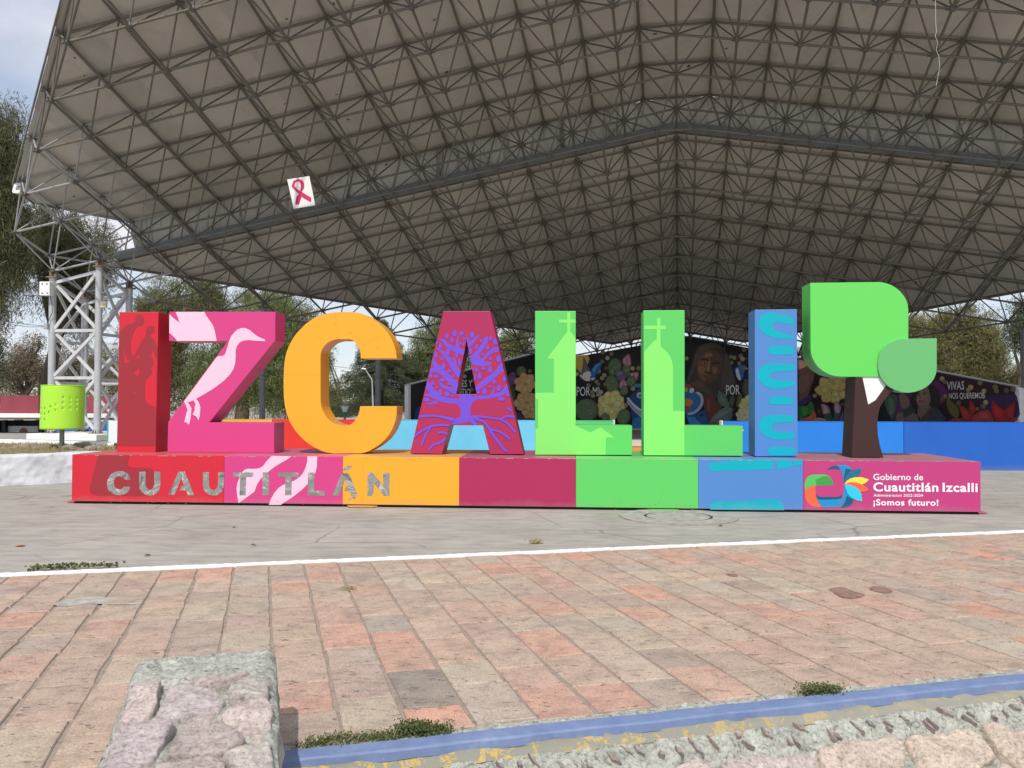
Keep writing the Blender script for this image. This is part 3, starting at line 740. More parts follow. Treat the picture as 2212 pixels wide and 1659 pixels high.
for j2 in range(3, 27, 2):
    j = j2 / 2; i = .5
    while i <= limB(j) + .01: nodes[('B', i, j)] = BP(i, j); nodes[('B', -i, j)] = BP(-i, j); i += 1
chords, webs = [], []
for (l, i, j), p in nodes.items():
    for di, dj in ((1, 0), (0, 1)):
        k = (l, i + di, j + dj)
        if k in nodes: chords.append((p, nodes[k], .055 if l == 'T' else .050))
    # edge chords running diagonally
    lim = {'T': limT, 'M': limM, 'B': limB}[l](j)
    if abs(i) == lim:
        sg = 1 if i > 0 else -1
        for k in ((l, i + sg, j + 1), (l, i - sg, j + 1)):
            if k in nodes and ((abs(k[1]) == {'T': limT, 'M': limM, 'B': limB}[l](j + 1))): chords.append((p, nodes[k], .045))
    if l == 'M' and 3 <= j <= 12 and abs(i) == lim - 2:
        k = ('M', i - (1 if i > 0 else -1), j + 1)
        if k in nodes: chords.append((p, nodes[k], .034))
    if l in 'TB':
        for a in (-.5, .5):
            for b in (-.5, .5):
                k = ('M', i + a, j + b)
                if k in nodes: webs.append((p, nodes[k],   .033 if l == 'T' else .031))
roof = thing('space_frame_canopy', 'huge gabled steel space-frame roof with pale sheeting over the open-air stage', 'canopy', (0, 34, 0))
def unit_tube():
    b = MB(); b.tube((0, 0, 0), (0, 0, 1), 1, n=8, cap=False); return mesh('strut', b.v, b.f, M_STEEL, True)
UT = unit_tube(); UT2 = UT.copy(); UT2.materials.clear(); UT2.materials.append(M_STEEL_LIT)
sunlit = lambda a, b: (a.x + b.x) / 2 < -17.2 - 2.2 * noise.noise((a + b) * .3)  # members at the left edge that take the painted-in sunlight
def place_tube(name, a, b, r, me, parent):
    d = b - a; L = d.length; q = d.to_track_quat('Z', 'Y')
    o = bpy.data.objects.new(name, me); col.objects.link(o); o.parent = parent; o.matrix_parent_inverse = Matrix.Translation(-parent.location)
    o.matrix_basis = Matrix.Translation(a) @ q.to_matrix().to_4x4() @ Matrix.Diagonal((r, r, L, 1)); return o
def near(t): 
    c = (t[0] + t[1]) / 2; return (not visible(c, 80), (c - EYE).length)
for nm, lst in (('chord', chords), ('strut', webs)):
    lst.sort(key=near)
    for a, b, r in lst[:298]: place_tube(nm, a, b, r, UT2 if sunlit(a, b) else UT, roof)
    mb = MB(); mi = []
    for a, b, r in lst[298:]: mb.tube(a, b, r, n=7, cap=False); mi += [1 if sunlit(a, b) else 0] * 7
    o = mb.obj(nm, [M_STEEL, M_STEEL_LIT], roof, True); o['kind'] = 'stuff'; o.data.polygons.foreach_set('material_index', mi)
def node_mesh():
    b = MB(); b.tube((0, 0, -.05), (0, 0, .05), .12, n=8)
    b.box((0, 0, -.02), (.21, 0, 0), (0, .035, 0), (0, 0, .012)); b.box((0, 0, .015), (.035, 0, 0), (0, .21, 0), (0, 0, .012))
    b.tube((0, 0, -.05), (0, 0, -.11), .10, .03, n=8)
    return mesh('node', b.v, b.f, M_NODE)
NM = node_mesh(); rotN = Matrix((RX, RY, RZ)).transposed().to_4x4()
nl = sorted(nodes.items(), key=lambda t: (not visible(t[1], 80), (t[1] - EYE).length))
for k, p in nl[:298]:
    o = bpy.data.objects.new('node', NM); col.objects.link(o); o.parent = roof; o.matrix_parent_inverse = Matrix.Translation(-roof.location); o.matrix_basis = Matrix.Translation(p) @ rotN
mb = MB()
for k, p in nl[298:]:
    Mx = Matrix.Translation(p) @ rotN; mb.add([Mx @ v.co for v in NM.vertices], [tuple(f.vertices) for f in NM.polygons])
o = mb.obj('node', M_NODE, roof); o['kind'] = 'stuff'
# sheeting laid in long strips
def strip(i1, i2, ja1, ja2, jb1, jb2, P, e0=.15, th=.035):
    g_ = .012 if i1 >= 0 else -.012
    sgn = 1 if (i1 + i2) > 0 else -1
    g_ = -.006 * (1 if i2 > i1 else -1); e0 += .003 * (int(round(abs(i1) * 2)) % 2)
    n = max(2, int(abs(max(jb1, jb2) - min(ja1, ja2)) / 1.0)); vs, fs = [], []
    for k in range(n + 1):
        t = k / n
        for (i, ja, jb) in ((i1 + g_, ja1, jb1), (i2 - g_, ja2, jb2)):
            j = ja + (jb - ja) * t; vs.append(P(i, j, e0)); vs.append(P(i, j, e0 + th))
    for k in range(n):
        a = 4 * k; fs += [(a, a + 2, a + 6, a + 4), (a + 1, a + 5, a + 7, a + 3), (a, a + 4, a + 5, a + 1), (a + 2, a + 3, a + 7, a + 6)]
    fs += [(0, 1, 3, 2), (4 * n, 4 * n + 2, 4 * n + 3, 4 * n + 1)]
    obj('roof_panel', vs, fs, M_SHEET, roof)
JFR = JF + .2
for sg in (-1, 1):
    i = .5
    while i < 12.7:
        i2 = min(i + .5, 12.85)
        ja = lambda q: max(JFR, q - 12.12); jb = lambda q: min(2.62, 14.12 - q + .05)
        strip(sg * i, sg * i2, ja(i), ja(i2), jb(i), jb(i2), TP); i += .5
    i = 0
    while i < 12.2:
        i2 = min(i + .5, 12.35)
        jb = lambda q: min(13.25, 15.2 - q)
        strip(sg * i if i else sg * .0001, sg * i2, 2.86, 2.86, max(jb(i), 2.95), max(jb(i2), 2.9), MP); i += .5
strip(-.5, .5, JFR, JFR, 2.62, 2.62, TP)
# stained upstand between the two roof levels and the grey gutter under it
ii = [-11.6] + [x for x in range(-11, 12)] + [11.6]
for a, b in zip(ii[:-1], ii[1:]):
    g_ = -.004
    def Fp(i, t): return TP(i, 2.585, .17).lerp(MP(i, 2.90, .32), t)
    vs = []
    nrm = RY * .03
    for i in (a + g_, b - g_):
        for t in (0, 1): vs += [Fp(i, t), Fp(i, t) + nrm]
    obj('fascia_panel', vs, [(0, 2, 6, 4), (1, 5, 7, 3), (0, 1, 3, 2), (4, 6, 7, 5), (0, 4, 5, 1), (2, 3, 7, 6)], M_FASCIA, roof)
for sg in (-1, 1):
    a, b = MP(sg * .0001, 2.78, .34), MP(sg * 12.0, 2.78, .34)
    n_ = (NL if sg < 0 else NR)
    mb = MB(); mb.bar(a, b, .26, .36, n_); mb.obj('gutter', M_GUTTER, roof)
    mb = MB(); mb.bar(a - n_ * .205 + RY * .14, b - n_ * .205 + RY * .14, .06, .045, n_); mb.obj('gutter_angle', plain('rusted_angle', (.16, .105, .06, 1), .8, 0, .3, 2), roof)
# edge trims of the sheeting
for P_, pts in ((TP, [(-8.34, JFR), (-12.80, .62), (-12.85, 1.25), (-11.55, 2.62)]), (MP, [(-12.3, 2.88), (-2.0, 13.2), (2.0, 13.2), (12.3, 2.88)]), (TP, [(8.34, JFR), (12.80, .62), (12.85, 1.25), (11.55, 2.62)])):
    for a, b in zip(pts[:-1], pts[1:]):
        A_, B_ = P_(a[0], a[1], .16), P_(b[0], b[1], .16)
        if P_ is MP and a[0] < 0 < b[0]:
            md = P_(0.0001, a[1], .16); mb = MB(); mb.bar(A_, md, .06, .14, NL); mb.obj('edge_trim', M_STEEL, roof); mb = MB(); mb.bar(md, B_, .06, .14, NR); mb.obj('edge_trim', M_STEEL, roof)
        else:
            mb = MB(); mb.bar(A_, B_, .06, .16, NL if a[0] < 0 else NR); mb.obj('edge_trim', M_STEEL, roof)

# support towers and single columns
def tower(sg, label):
    cs = [BP(sg * 12.5, 1.5), BP(sg * 11.5, 1.5), BP(sg * 11.5, 2.5), BP(sg * 12.5, 2.5)]
    mid = sum(cs, Vector()) / 4
    t = thing('lattice_tower', label, 'tower', (mid.x, mid.y, 0), 'corner towers carrying the canopy')
    pz = .30
    for c in cs:
        mb = MB(); mb.tube((c.x, c.y, pz + .03), (c.x, c.y, c.z - .30), .15, n=20, cap=False); mb.obj('column', M_COLUMN, t, True)
        mb = MB(); mb.tube((c.x, c.y, c.z - .30), (c.x, c.y, c.z - .26), .29, n=20); mb.box((c.x, c.y, c.z - .13), (.16, 0, 0), (0, .012, 0), (0, 0, .12)); mb.box((c.x, c.y, c.z - .13), (.012, 0, 0), (0, .16, 0), (0, 0, .12))
        mb.obj('cap_plate', M_PLATE, t)
        mb = MB(); mb.box((c.x, c.y, pz + .015), (.27, 0, 0), (0, .27, 0), (0, 0, .014))
        for a in range(8):
            an = a * math.pi / 4; d = Vector((math.cos(an), math.sin(an), 0)); p = Vector((c.x, c.y, pz + .03))
            mb.add([p + d * .15, p + d * .25, p + d * .15 + Vector((0, 0, .16)), p + d * .15 + Vector((-d.y, d.x, 0)) * .01, p + d * .25 + Vector((-d.y, d.x, 0)) * .01, p + d * .15 + Vector((-d.y, d.x, 0)) * .01 + Vector((0, 0, .16))], [(0, 1, 2), (3, 5, 4), (0, 3, 4, 1), (1, 4, 5, 2), (2, 5, 3, 0)])
        mb.obj('base_plate', M_PLATE, t)
    for k in range(4):
        a, b = cs[k], cs[(k + 1) % 4]; dn = (b - a); dn.z = 0; hd = dn.normalized(); nn_ = Vector((-hd.y, hd.x, 0))
        if nn_.dot(mid - a) > 0: nn_ = -nn_
        zt = min(a.z, b.z) - .55; zs = [pz + .35 + (zt - pz - .35) * q / 3 for q in range(4)]
        for q, z in enumerate(zs[1:]):
            za = z if q < 2 else a.z - .50; zb = z if q < 2 else b.z - .50
            mb = MB(); mb.bar(Vector((a.x, a.y, za)) + hd * .14, Vector((b.x, b.y, zb)) - hd * .14, .09, .13, (0, 0, 1)); mb.obj('horizontal_bar', M_BRACE, t)
        for q in range(3):
            zu_a, zu_b = (zs[q + 1], zs[q + 1]) if q < 2 else (a.z - .5, b.z - .5)
            l0, l1 = (zs[q] + (.08 if q else -.25)), None
            mb = MB(); mb.bar(Vector((a.x, a.y, zs[q] + (.08 if q else -.22))) + hd * .13 + nn_ * .03, Vector((b.x, b.y, zu_b - .10)) - hd * .13 + nn_ * .03, .08, .13, (0, 0, 1)); mb.obj('cross_brace', M_BRACE, t)
            mb = MB(); mb.bar(Vector((b.x, b.y, zs[q] + (.08 if q else -.22))) - hd * .13 - nn_ * .06, Vector((a.x, a.y, zu_a - .10)) + hd * .13 - nn_ * .06, .08, .13, (0, 0, 1)); mb.obj('cross_brace', M_BRACE, t)
    # white plinth
    a0, b0 = min(cs, key=lambda p: p.x), max(cs, key=lambda p: p.x)
    u_ = Vector((RX.x, RX.y, 0)).normalized(); v_ = Vector((-u_.y, u_.x, 0)); e = [(c - mid).dot(u_) for c in cs]; f_ = [(c - mid).dot(v_) for c in cs]
    x0, x1, y0, y1 = min(e) - .62, max(e) + .62, min(f_) - .75, max(f_) + .75
    mb = MB(); cc = Vector((mid.x, mid.y, pz / 2)) + u_ * (x0 + x1) / 2 + v_ * (y0 + y1) / 2
    mb.box(cc, u_ * (x1 - x0) / 2, v_ * (y1 - y0) / 2, (0, 0, pz / 2)); bevel(mb.obj('plinth', M_CURB, t), .05, 3)
    return t, cs
tw, cs = tower(-1, 'silver lattice tower on a white plinth under the left corner of the canopy')
tower(1, 'silver lattice tower carrying the right corner of the canopy, beyond the blue wall')
M_COLD = plain('grey_column_paint', (.20, .20, .205, 1), .5, .1, .12, 2)
for k, lab in (((-9.5, 4.5), 'slim grey steel column behind the letters Z and C'), ((-7.5, 6.5), 'slim grey steel column seen through the opening of the orange C'), ((7.5, 7.5), 'slim grey steel column at the right edge beside the olive tree')):
    p = BP(*k)
    if k[0] == -7.5: d = ray((817, 800)); t_ = p.y / d.y; p = Vector((EYE.x + d.x * t_, p.y, p.z))
    if k[0] == 7.5: d = ray((2213, 800)); t_ = p.y / d.y; p = Vector((EYE.x + d.x * t_, p.y, p.z))
    c = thing('canopy_column', lab, 'column', (p.x, p.y, 0), 'single columns under the canopy edge')
    mb = MB(); mb.tube((p.x, p.y, .02), (p.x, p.y, p.z - .3), .15, n=18, cap=False); mb.obj('shaft', M_COLD, c, True)
    mb = MB(); mb.tube((p.x, p.y, p.z - .3), (p.x, p.y, p.z - .25), .26, n=18); mb.tube((p.x, p.y, p.z - .25), (p.x, p.y, p.z), .07, n=8); mb.obj('cap_plate', M_NODE, c)
    mb = MB(); mb.tube((p.x, p.y, 0), (p.x, p.y, .03), .26, n=18); mb.obj('base_plate', M_NODE, c)
    mb = MB(); mb.tube((p.x, p.y, 3.0), (p.x, p.y, 3.03), .156, n=18); mb.obj('weld_seam', M_NODE, c, True)

# things fixed to the canopy and tower
M_WPL = plain('white_enamel', (.80, .80, .78, 1), .4, 0, .04, 4)
M_CREAM = plain('cream_plastic', (.72, .68, .50, 1), .5, 0, .05, 4)
M_DKG = plain('dark_glass', (.25, .25, .26, 1), .2)
def on_depth(p, dep): d = ray(p); return EYE + d * (dep / d.y)
def fbox(name, p0, p1, dep, th, mt, parent=None, bev=.01):
    a, b = on_depth(p0, dep), on_depth(p1, dep); mb = MB(); mb.abox(min(a.x, b.x), max(a.x, b.x), dep, dep + th, min(a.z, b.z), max(a.z, b.z)); o = mb.obj(name, mt, parent)
    return bevel(o, bev) if bev else o
c0_, c1_ = cs[0], cs[1]
jb_ = thing('junction_box', 'white metal junction box with four bolts on the outer tower column', 'electrical box', tuple(on_depth((94, 622), c0_.y - .34)))
yb = c0_.y - .48
fbox('housing', (85, 608), (107, 638), yb, .32, M_WPL, jb_)
for p in ((91, 613), (91, 633), (101, 613), (102, 633)): fbox('bolt', (p[0] - 1.3, p[1] - 1.3), (p[0] + 1.3, p[1] + 1.3), yb - .015, .03, M_NODE, jb_, 0)
sb = thing('switch_box', 'small cream box on the near tower column', 'electrical box', tuple(on_depth((223, 658), c1_.y - .12)))
fbox('housing', (217, 651), (229, 664), c1_.y - .25, .12, M_CREAM, sb); fbox('lid_seam', (218, 657.2), (228, 657.8), c1_.y - .256, .01, M_NODE, sb, 0)
cb2 = fbox('cable_clamp_box', (94, 699), (102, 711), c0_.y - .3, .15, plain('grey_plastic', (.35, .36, .37, 1), .5), None); tag(cb2, 'little grey terminal box where the wires reach the outer tower column', 'electrical box')
M_WIRE = plain('dark_cable', (.05, .05, .05, 1), .6)
def cable(label, pts, dep, r, mt=M_WIRE, cat='cable', nm='cable'):
    P = [on_depth(p[:2], p[2] if len(p) > 2 else dep) for p in pts]; cu_ = bpy.data.curves.new(nm, 'CURVE'); cu_.dimensions = '3D'; s = cu_.splines.new('POLY'); s.points.add(len(P) - 1)
    for q, p in zip(s.points, P): q.co = (*p, 1)
    cu_.bevel_depth = r; cu_.bevel_resolution = 1; o = bpy.data.objects.new(nm, cu_); col.objects.link(o)
    dg = bpy.context.evaluated_depsgraph_get(); dg.update(); me = bpy.data.meshes.new_from_object(o.evaluated_get(dg)); bpy.data.objects.remove(o); me.materials.clear(); me.materials.append(mt)
    o = link(nm, me); return tag(o, label, cat)
cable('upper thin cable running in from the left to the tower column', [(-40, 690), (20, 696), (60, 701), (95, 704)], c0_.y - .25, .012)
cable('lower thin cable running in from the left to the tower column', [(-40, 693), (20, 700), (60, 706), (95, 706)], c0_.y - .2, .012)
cable('loose black cable hanging down the outer tower column from the junction box', [(108, 640), (112, 655), (113, 675), (106, 690), (101, 702)], c0_.y - .25, .014)
fl = thing('floodlight', 'white floodlight on an arm at the left edge of the canopy', 'floodlight', tuple(on_depth((34, 403), 37)))
prism('housing', [rrect(25, 395, 44, 417, 5)], lambda p: (p[0] + (417 - p[1]) * .25, p[1]), frontal(37), .22, M_WPL, fl)
prism('lens', [rrect(32, 402, 40, 410, 1)], lambda p: (p[0] + (417 - p[1]) * .25, p[1]), frontal(37), .02, M_DKG, fl, off=.01, bev=0)
mb = MB(); mb.tube(on_depth((45, 398), 37.1), on_depth((52, 412), 37.3), .03); mb.tube(on_depth((37, 418), 37.1), on_depth((52, 412), 37.3), .02); mb.obj('bracket', M_COLUMN, fl)
M_STR = plain('white_string', (.6, .6, .58, 1), .8)
cable('frayed white string dangling from the canopy at the upper right', [(2020, -30), (2021, 20), (2021.5, 52), (2023, 68), (2020, 78), (2026, 92), (2022, 108), (2028, 122), (2030, 145), (2026, 165), (2022, 187)], 24, .0055, M_STR, 'string', 'string')
# ribbon poster
M_POST = paint('poster_white', (.78, .76, .74, 1), .6, .05); M_RIB = paint('ribbon_magenta', (.62, .03, .13, 1), .6, .05)
pp = Plane(on_depth((640, 415), 31.0), (math.cos(R(10)), -math.sin(R(10)), 0))
po = thing('ribbon_poster', 'white tilted poster with a magenta awareness ribbon, hung in the canopy', 'poster', tuple(on_depth((650, 450), 31)))
prism('poster_board', [[(1840, 1150), (1982, 1128), (2020, 1315), (1882, 1338)]], k0, pp, .03, M_POST, po, bev=.004)
pt = Paint(pp, .004, .002)
pt.poly(k0, smoothp([(1915, 1315), (1935, 1258), (1918, 1240), (1900, 1262), (1892, 1308)], 1)).poly(k0, [(1870, 1195), (1880, 1160), (1910, 1148), (1935, 1152), (1950, 1175), (1950, 1205), (1932, 1232), (1925, 1218), (1930, 1195), (1925, 1172), (1908, 1160), (1892, 1172), (1888, 1192), (1905, 1212), (1996, 1268), (1993, 1297), (1945, 1270), (1890, 1220)])
pt.done('ribbon_emblem', M_RIB, po)

# ------------------------------------------------------------------ the big letters
TH = R(4.0)
SX = Vector((math.cos(TH), -math.sin(TH), 0)); SYv = Vector((math.sin(TH), math.cos(TH), 0))
fo = ground((1136, 1100)); FR = Plane(fo, SX)
HB_ = (FR.hit((1136, 989.5)) - fo).length
LP = Plane(fo + SYv * .72, SX)
DEP = .54
C_RED, C_DRED = (.62, .035, .05, 1), (.36, .035, .045, 1)
P_red = paint('red_letter_paint', (.60, .024, .045, 1), .42, .14, .5); P_dred = paint('dark_red_figure_paint', (.33, .030, .042, 1), .45)
P_pink = paint('magenta_letter_paint', (.62, .055, .22, 1), .42, .10, .5); P_lpink = paint('pale_pink_figure_paint', (.84, .54, .68, 1), .45, .05)
P_or = paint('orange_letter_paint', (.82, .385, .03, 1), .42, .10, .45); P_mar = paint('crimson_letter_paint', (.40, .027, .10, 1), .42, .16, .5)
P_pur = paint('purple_tree_paint', (.17, .075, .60, 1), .5, .06); P_gr = paint('green_letter_paint', (.115, .58, .125, 1), .42, .08, .35)
P_lgr = paint('lime_church_paint', (.235, .76, .155, 1), .45, .06); P_bl = paint('blue_letter_paint', (.085, .235, .56, 1), .42, .10, .4)
P_cy = paint('turquoise_figure_paint', (.0, .40, .50, 1), .45, .05); P_leaf = paint('soft_green_leaf_paint', (.14, .46, .165, 1), .45, .05)
P_trunk = paint('brown_trunk_paint', (.052, .024, .022, 1), .45, .2); P_wht = paint('white_panel_paint', (.88, .88, .88, 1), .4, .03)
P_mag = paint('magenta_plinth_paint', (.50, .05, .20, 1), .42, .14, .8); P_text = paint('white_print', (.84, .82, .83, 1), .5, .02)
P_yel = paint('yellow_print', (.85, .68, .06, 1), .5, .02); P_orp = paint('orange_print', (.85, .13, .06, 1), .5, .02); P_grp = paint('green_print', (.09, .50, .11, 1), .5, .02)
P_b1 = paint('deep_blue_print', (.01, .09, .19, 1), .5, .02); P_b2 = paint('mid_blue_print', (.01, .27, .55, 1), .5, .02); P_b3 = paint('light_blue_print', (.03, .55, .75, 1), .5, .02)

def letter(name, label, pts, K, mt, cat='letter', holes=(), grp='giant free-standing letters on the plinth', dep=DEP):
    t = thing(name, label, cat, tuple(LP.hit(K(max(pts, key=lambda p: p[1])))), grp)
    prism('letter_body', [pts] + list(holes), K, LP, dep, mt, t); return t
tI = letter('letter_sign', 'red letter I with dark silhouettes of two figures on it', [(68, 48), (482, 48), (450, 1540), (40, 1535)], kZ, P_red)
pt = Paint(LP)
pt.poly(kZ, [(66, 285), (80, 252), (110, 213), (150, 187), (215, 166), (238, 150), (236, 112), (255, 82), (290, 73), (320, 90), (331, 130), (325, 175), (302, 200), (270, 195), (237, 225), (217, 265), (205, 310), (192, 350), (186, 420), (195, 490), (213, 522), (250, 470), (275, 412), (300, 360), (330, 320), (345, 290), (352, 240), (357, 215), (380, 196), (410, 192), (438, 208), (443, 235), (438, 270), (402, 275), (395, 297), (410, 320), (440, 350), (462, 395), (473, 440), (471, 550), (450, 530), (440, 480), (418, 455), (402, 510), (425, 545), (427, 600), (400, 640), (418, 690), (395, 715), (350, 770), (338, 830), (338, 980), (360, 1010), (460, 1068), (451, 1468), (44, 1465), (63, 600)])
pt.done('figure_silhouette', P_dred, tI)
pt = Paint(LP, .003)
for q in ([(120, 435), (138, 505), (150, 550), (185, 572), (150, 588), (122, 588)], [(240, 545), (277, 500), (280, 530), (262, 545)], [(220, 690), (280, 645), (286, 690), (262, 728)], [(225, 905), (238, 878), (243, 920)]): pt.poly(kZ, q)
pt.poly(kZ, [(463, 620), (462, 900), (452, 860), (447, 760)]); pt.done('painted_gap', P_red, tI)

tZ = letter('letter_sign', 'pink letter Z painted with a pale goose and a wing', [(597, 45), (1718, 45), (1715, 350), (1018, 1217), (1705, 1219), (1703, 1540), (575, 1532), (583, 1212), (1213, 357), (592, 355)], kZ, P_pink)
pt = Paint(LP)
pt.poly(kZ, [(662, 47), (968, 47), (985, 85), (1010, 120), (1042, 165), (1065, 205), (1080, 260), (1098, 354), (680, 354), (658, 325), (640, 308), (620, 285), (596, 268), (597, 72), (640, 112), (702, 160), (690, 110)]); pt.done('painted_wing', P_lpink, tZ)
pt = Paint(LP)
pt.poly(kZ, [(1612, 350), (1605, 338), (1570, 325), (1520, 300), (1480, 268), (1445, 238), (1400, 218), (1360, 218), (1320, 232), (1285, 262), (1250, 305), (1228, 360), (1212, 420), (1195, 470), (1180, 503), (1155, 514), (1118, 514), (1095, 528), (752, 993), (770, 1030), (790, 1080), (780, 1105), (770, 1150), (755, 1213), (785, 1217), (797, 1240), (810, 1225), (825, 1150), (830, 1062), (810, 1030), (788, 1000), (820, 995), (850, 980), (875, 1020), (865, 1055), (865, 1090), (842, 1130), (880, 1150), (905, 1193), (918, 1150), (926, 1060), (910, 1005), (880, 965), (960, 920), (1060, 860), (1180, 770), (1240, 705), (1275, 650), (1293, 590), (1298, 520), (1297, 455), (1310, 410), (1340, 370), (1390, 348), (1440, 345), (1500, 352), (1600, 356)]); pt.done('painted_goose', P_lpink, tZ)

cpts = [(1147, 670), (1140, 610), (1125, 555), (1100, 500), (1070, 448), (1030, 400), (985, 358), (930, 320), (875, 288), (820, 268), (740, 260), (640, 260), (580, 265), (520, 277), (455, 298), (400, 325), (345, 365), (300, 410), (258, 455), (225, 505), (198, 555), (178, 605), (163, 660), (155, 720), (148, 850), (150, 1000), (160, 1090), (175, 1155), (195, 1210), (222, 1262), (255, 1312), (295, 1358), (340, 1400), (388, 1436), (440, 1465), (480, 1484), (520, 1498), (590, 1509), (820, 1507), (860, 1502), (900, 1488), (950, 1460), (1000, 1425), (1045, 1385), (1080, 1340), (1105, 1298), (1125, 1250), (1137, 1212), (1145, 1170), (1147, 1092), (823, 1092), (820, 1120), (808, 1165), (790, 1200), (770, 1228), (745, 1250), (718, 1262), (690, 1266), (640, 1261), (600, 1250), (560, 1225), (533, 1197), (510, 1160), (494, 1130), (482, 1095), (475, 1040), (475, 650), (478, 622), (485, 600), (497, 578), (510, 560), (533, 537), (560, 520), (590, 508), (620, 502), (740, 502), (762, 514), (782, 532), (800, 555), (815, 582), (825, 612), (828, 640), (828, 670)]
tC = letter('letter_sign', 'orange letter C with rounded back', cpts, kP, P_or)
pt = Paint(LP, .001, .0004); ds = lambda P: pt.stroke(kC, P, [2.2, 2.2])
ds([(1120, 560), (1345, 448)]); ds([(640, 900), (205, 900)]); ds([(850, 485), (800, 160)]); pt.done('weld_seam', paint('orange_seam', (.62, .28, .02, 1), .5), tC)
pt = Paint(LP, .001, .0004)
for P in ([(820, 280), (790, 330)], [(730, 430), (760, 480)], [(1290, 600), (1330, 580)], [(1490, 640), (1520, 660)], [(600, 470), (640, 455)], [(960, 410), (1010, 400)]): pt.stroke(kC, P, [10, 4])
pt.done('scuff_mark', paint('orange_scuff', (.70, .31, .035, 1), .55), tC)
tA = letter('letter_sign', 'crimson letter A painted with a purple tree and its roots', [(1558, 255), (1970, 253), (2264, 1515), (1970, 1515), (1905, 1260), (1615, 1260), (1545, 1513), (1262, 1508)], kP, P_mar, holes=([(1762, 510), (1850, 985), (1670, 985)],))
toA = lambda p: (((p[0] * .36166 + 850) - 1280) / .22604, ((p[1] * .36166 + 900) - 1050) / .22604)
REG = [[toA(p) for p in r] for r in ([(1558, 256), (1970, 256), (2028, 510), (1500, 510)], [(1500, 510), (1762, 510), (1670, 985), (1388, 985)], [(1762, 510), (2028, 510), (2139, 985), (1850, 985)], [(1388, 985), (2139, 985), (2203, 1260), (1323, 1260)], [(1323, 1260), (1615, 1260), (1545, 1511), (1264, 1507)], [(1905, 1260), (2203, 1260), (2262, 1514), (1970, 1514)])]
pt = Paint(LP, .0015, .00012)
S_ = lambda P, W: pt.stroke(kA, P, W, regions=REG)
pt.poly(kA, [(815, 915), (1005, 915), (1000, 960), (1080, 935), (1075, 985), (1010, 1020), (980, 1070), (972, 1120), (972, 1210), (1000, 1245), (990, 1270), (950, 1300), (850, 1325), (700, 1338), (715, 1300), (760, 1258), (820, 1240), (832, 1215), (832, 1130), (810, 1075), (760, 1050), (760, 970), (830, 985)], regions=REG)
S_([(960, 985), (1050, 960), (1200, 955), (1350, 925), (1430, 890), (1475, 830), (1492, 780)], [50, 48, 50, 52, 60, 60, 40])
S_([(1255, 945), (1290, 885), (1312, 800)], [60, 35, 10]); S_([(1440, 880), (1500, 885), (1530, 890)], [60, 40, 20])
S_([(1040, 850), (1150, 765), (1280, 665), (1380, 590), (1450, 575)], [55, 80, 80, 55, 30]); S_([(1300, 640), (1380, 550), (1425, 470)], [50, 55, 50])
pt.poly(kA, smoothp([(970, 395), (1040, 320), (1110, 235), (1145, 180), (1165, 115), (1195, 98), (1217, 130), (1200, 210), (1140, 300), (1100, 345), (1098, 390), (1125, 408), (1150, 398), (1200, 330), (1280, 272), (1375, 245), (1380, 300), (1270, 340), (1200, 400), (1165, 450), (1272, 462), (1240, 500), (1180, 517), (1090, 515), (1000, 488)], 3), regions=REG)
S_([(945, 240), (1010, 165), (1095, 72)], [55, 50, 8]); S_([(950, 210), (935, 140), (908, 70)], [45, 30, 6])
S_([(900, 330), (740, 272), (650, 225), (590, 160), (518, 130)], [85, 75, 60, 45, 8]); S_([(785, 270), (785, 180), (805, 75)], [70, 32, 6])
S_([(830, 650), (750, 545), (680, 445), (600, 340), (495, 258)], [95, 95, 60, 50, 14]); S_([(750, 520), (748, 440), (728, 385)], [55, 40, 8])
S_([(800, 850), (700, 725), (600, 625), (500, 565), (400, 590)], [115, 90, 82, 75, 55]); S_([(550, 580), (470, 490), (435, 400)], [90, 70, 14]); S_([(770, 790), (770, 740), (790, 705)], [50, 30, 12])
S_([(775, 890), (650, 830), (570, 790), (522, 720)], [80, 50, 45, 8]); S_([(860, 1010), (700, 1010), (550, 975), (450, 895), (395, 800), (365, 725)], [75, 75, 85, 100, 70, 14])
S_([(490, 960), (400, 930), (310, 920)], [70, 45, 22]); S_([(510, 1020), (430, 1040), (348, 1050)], [55, 40, 10]); S_([(400, 860), (350, 820), (335, 805)], [50, 30, 20])
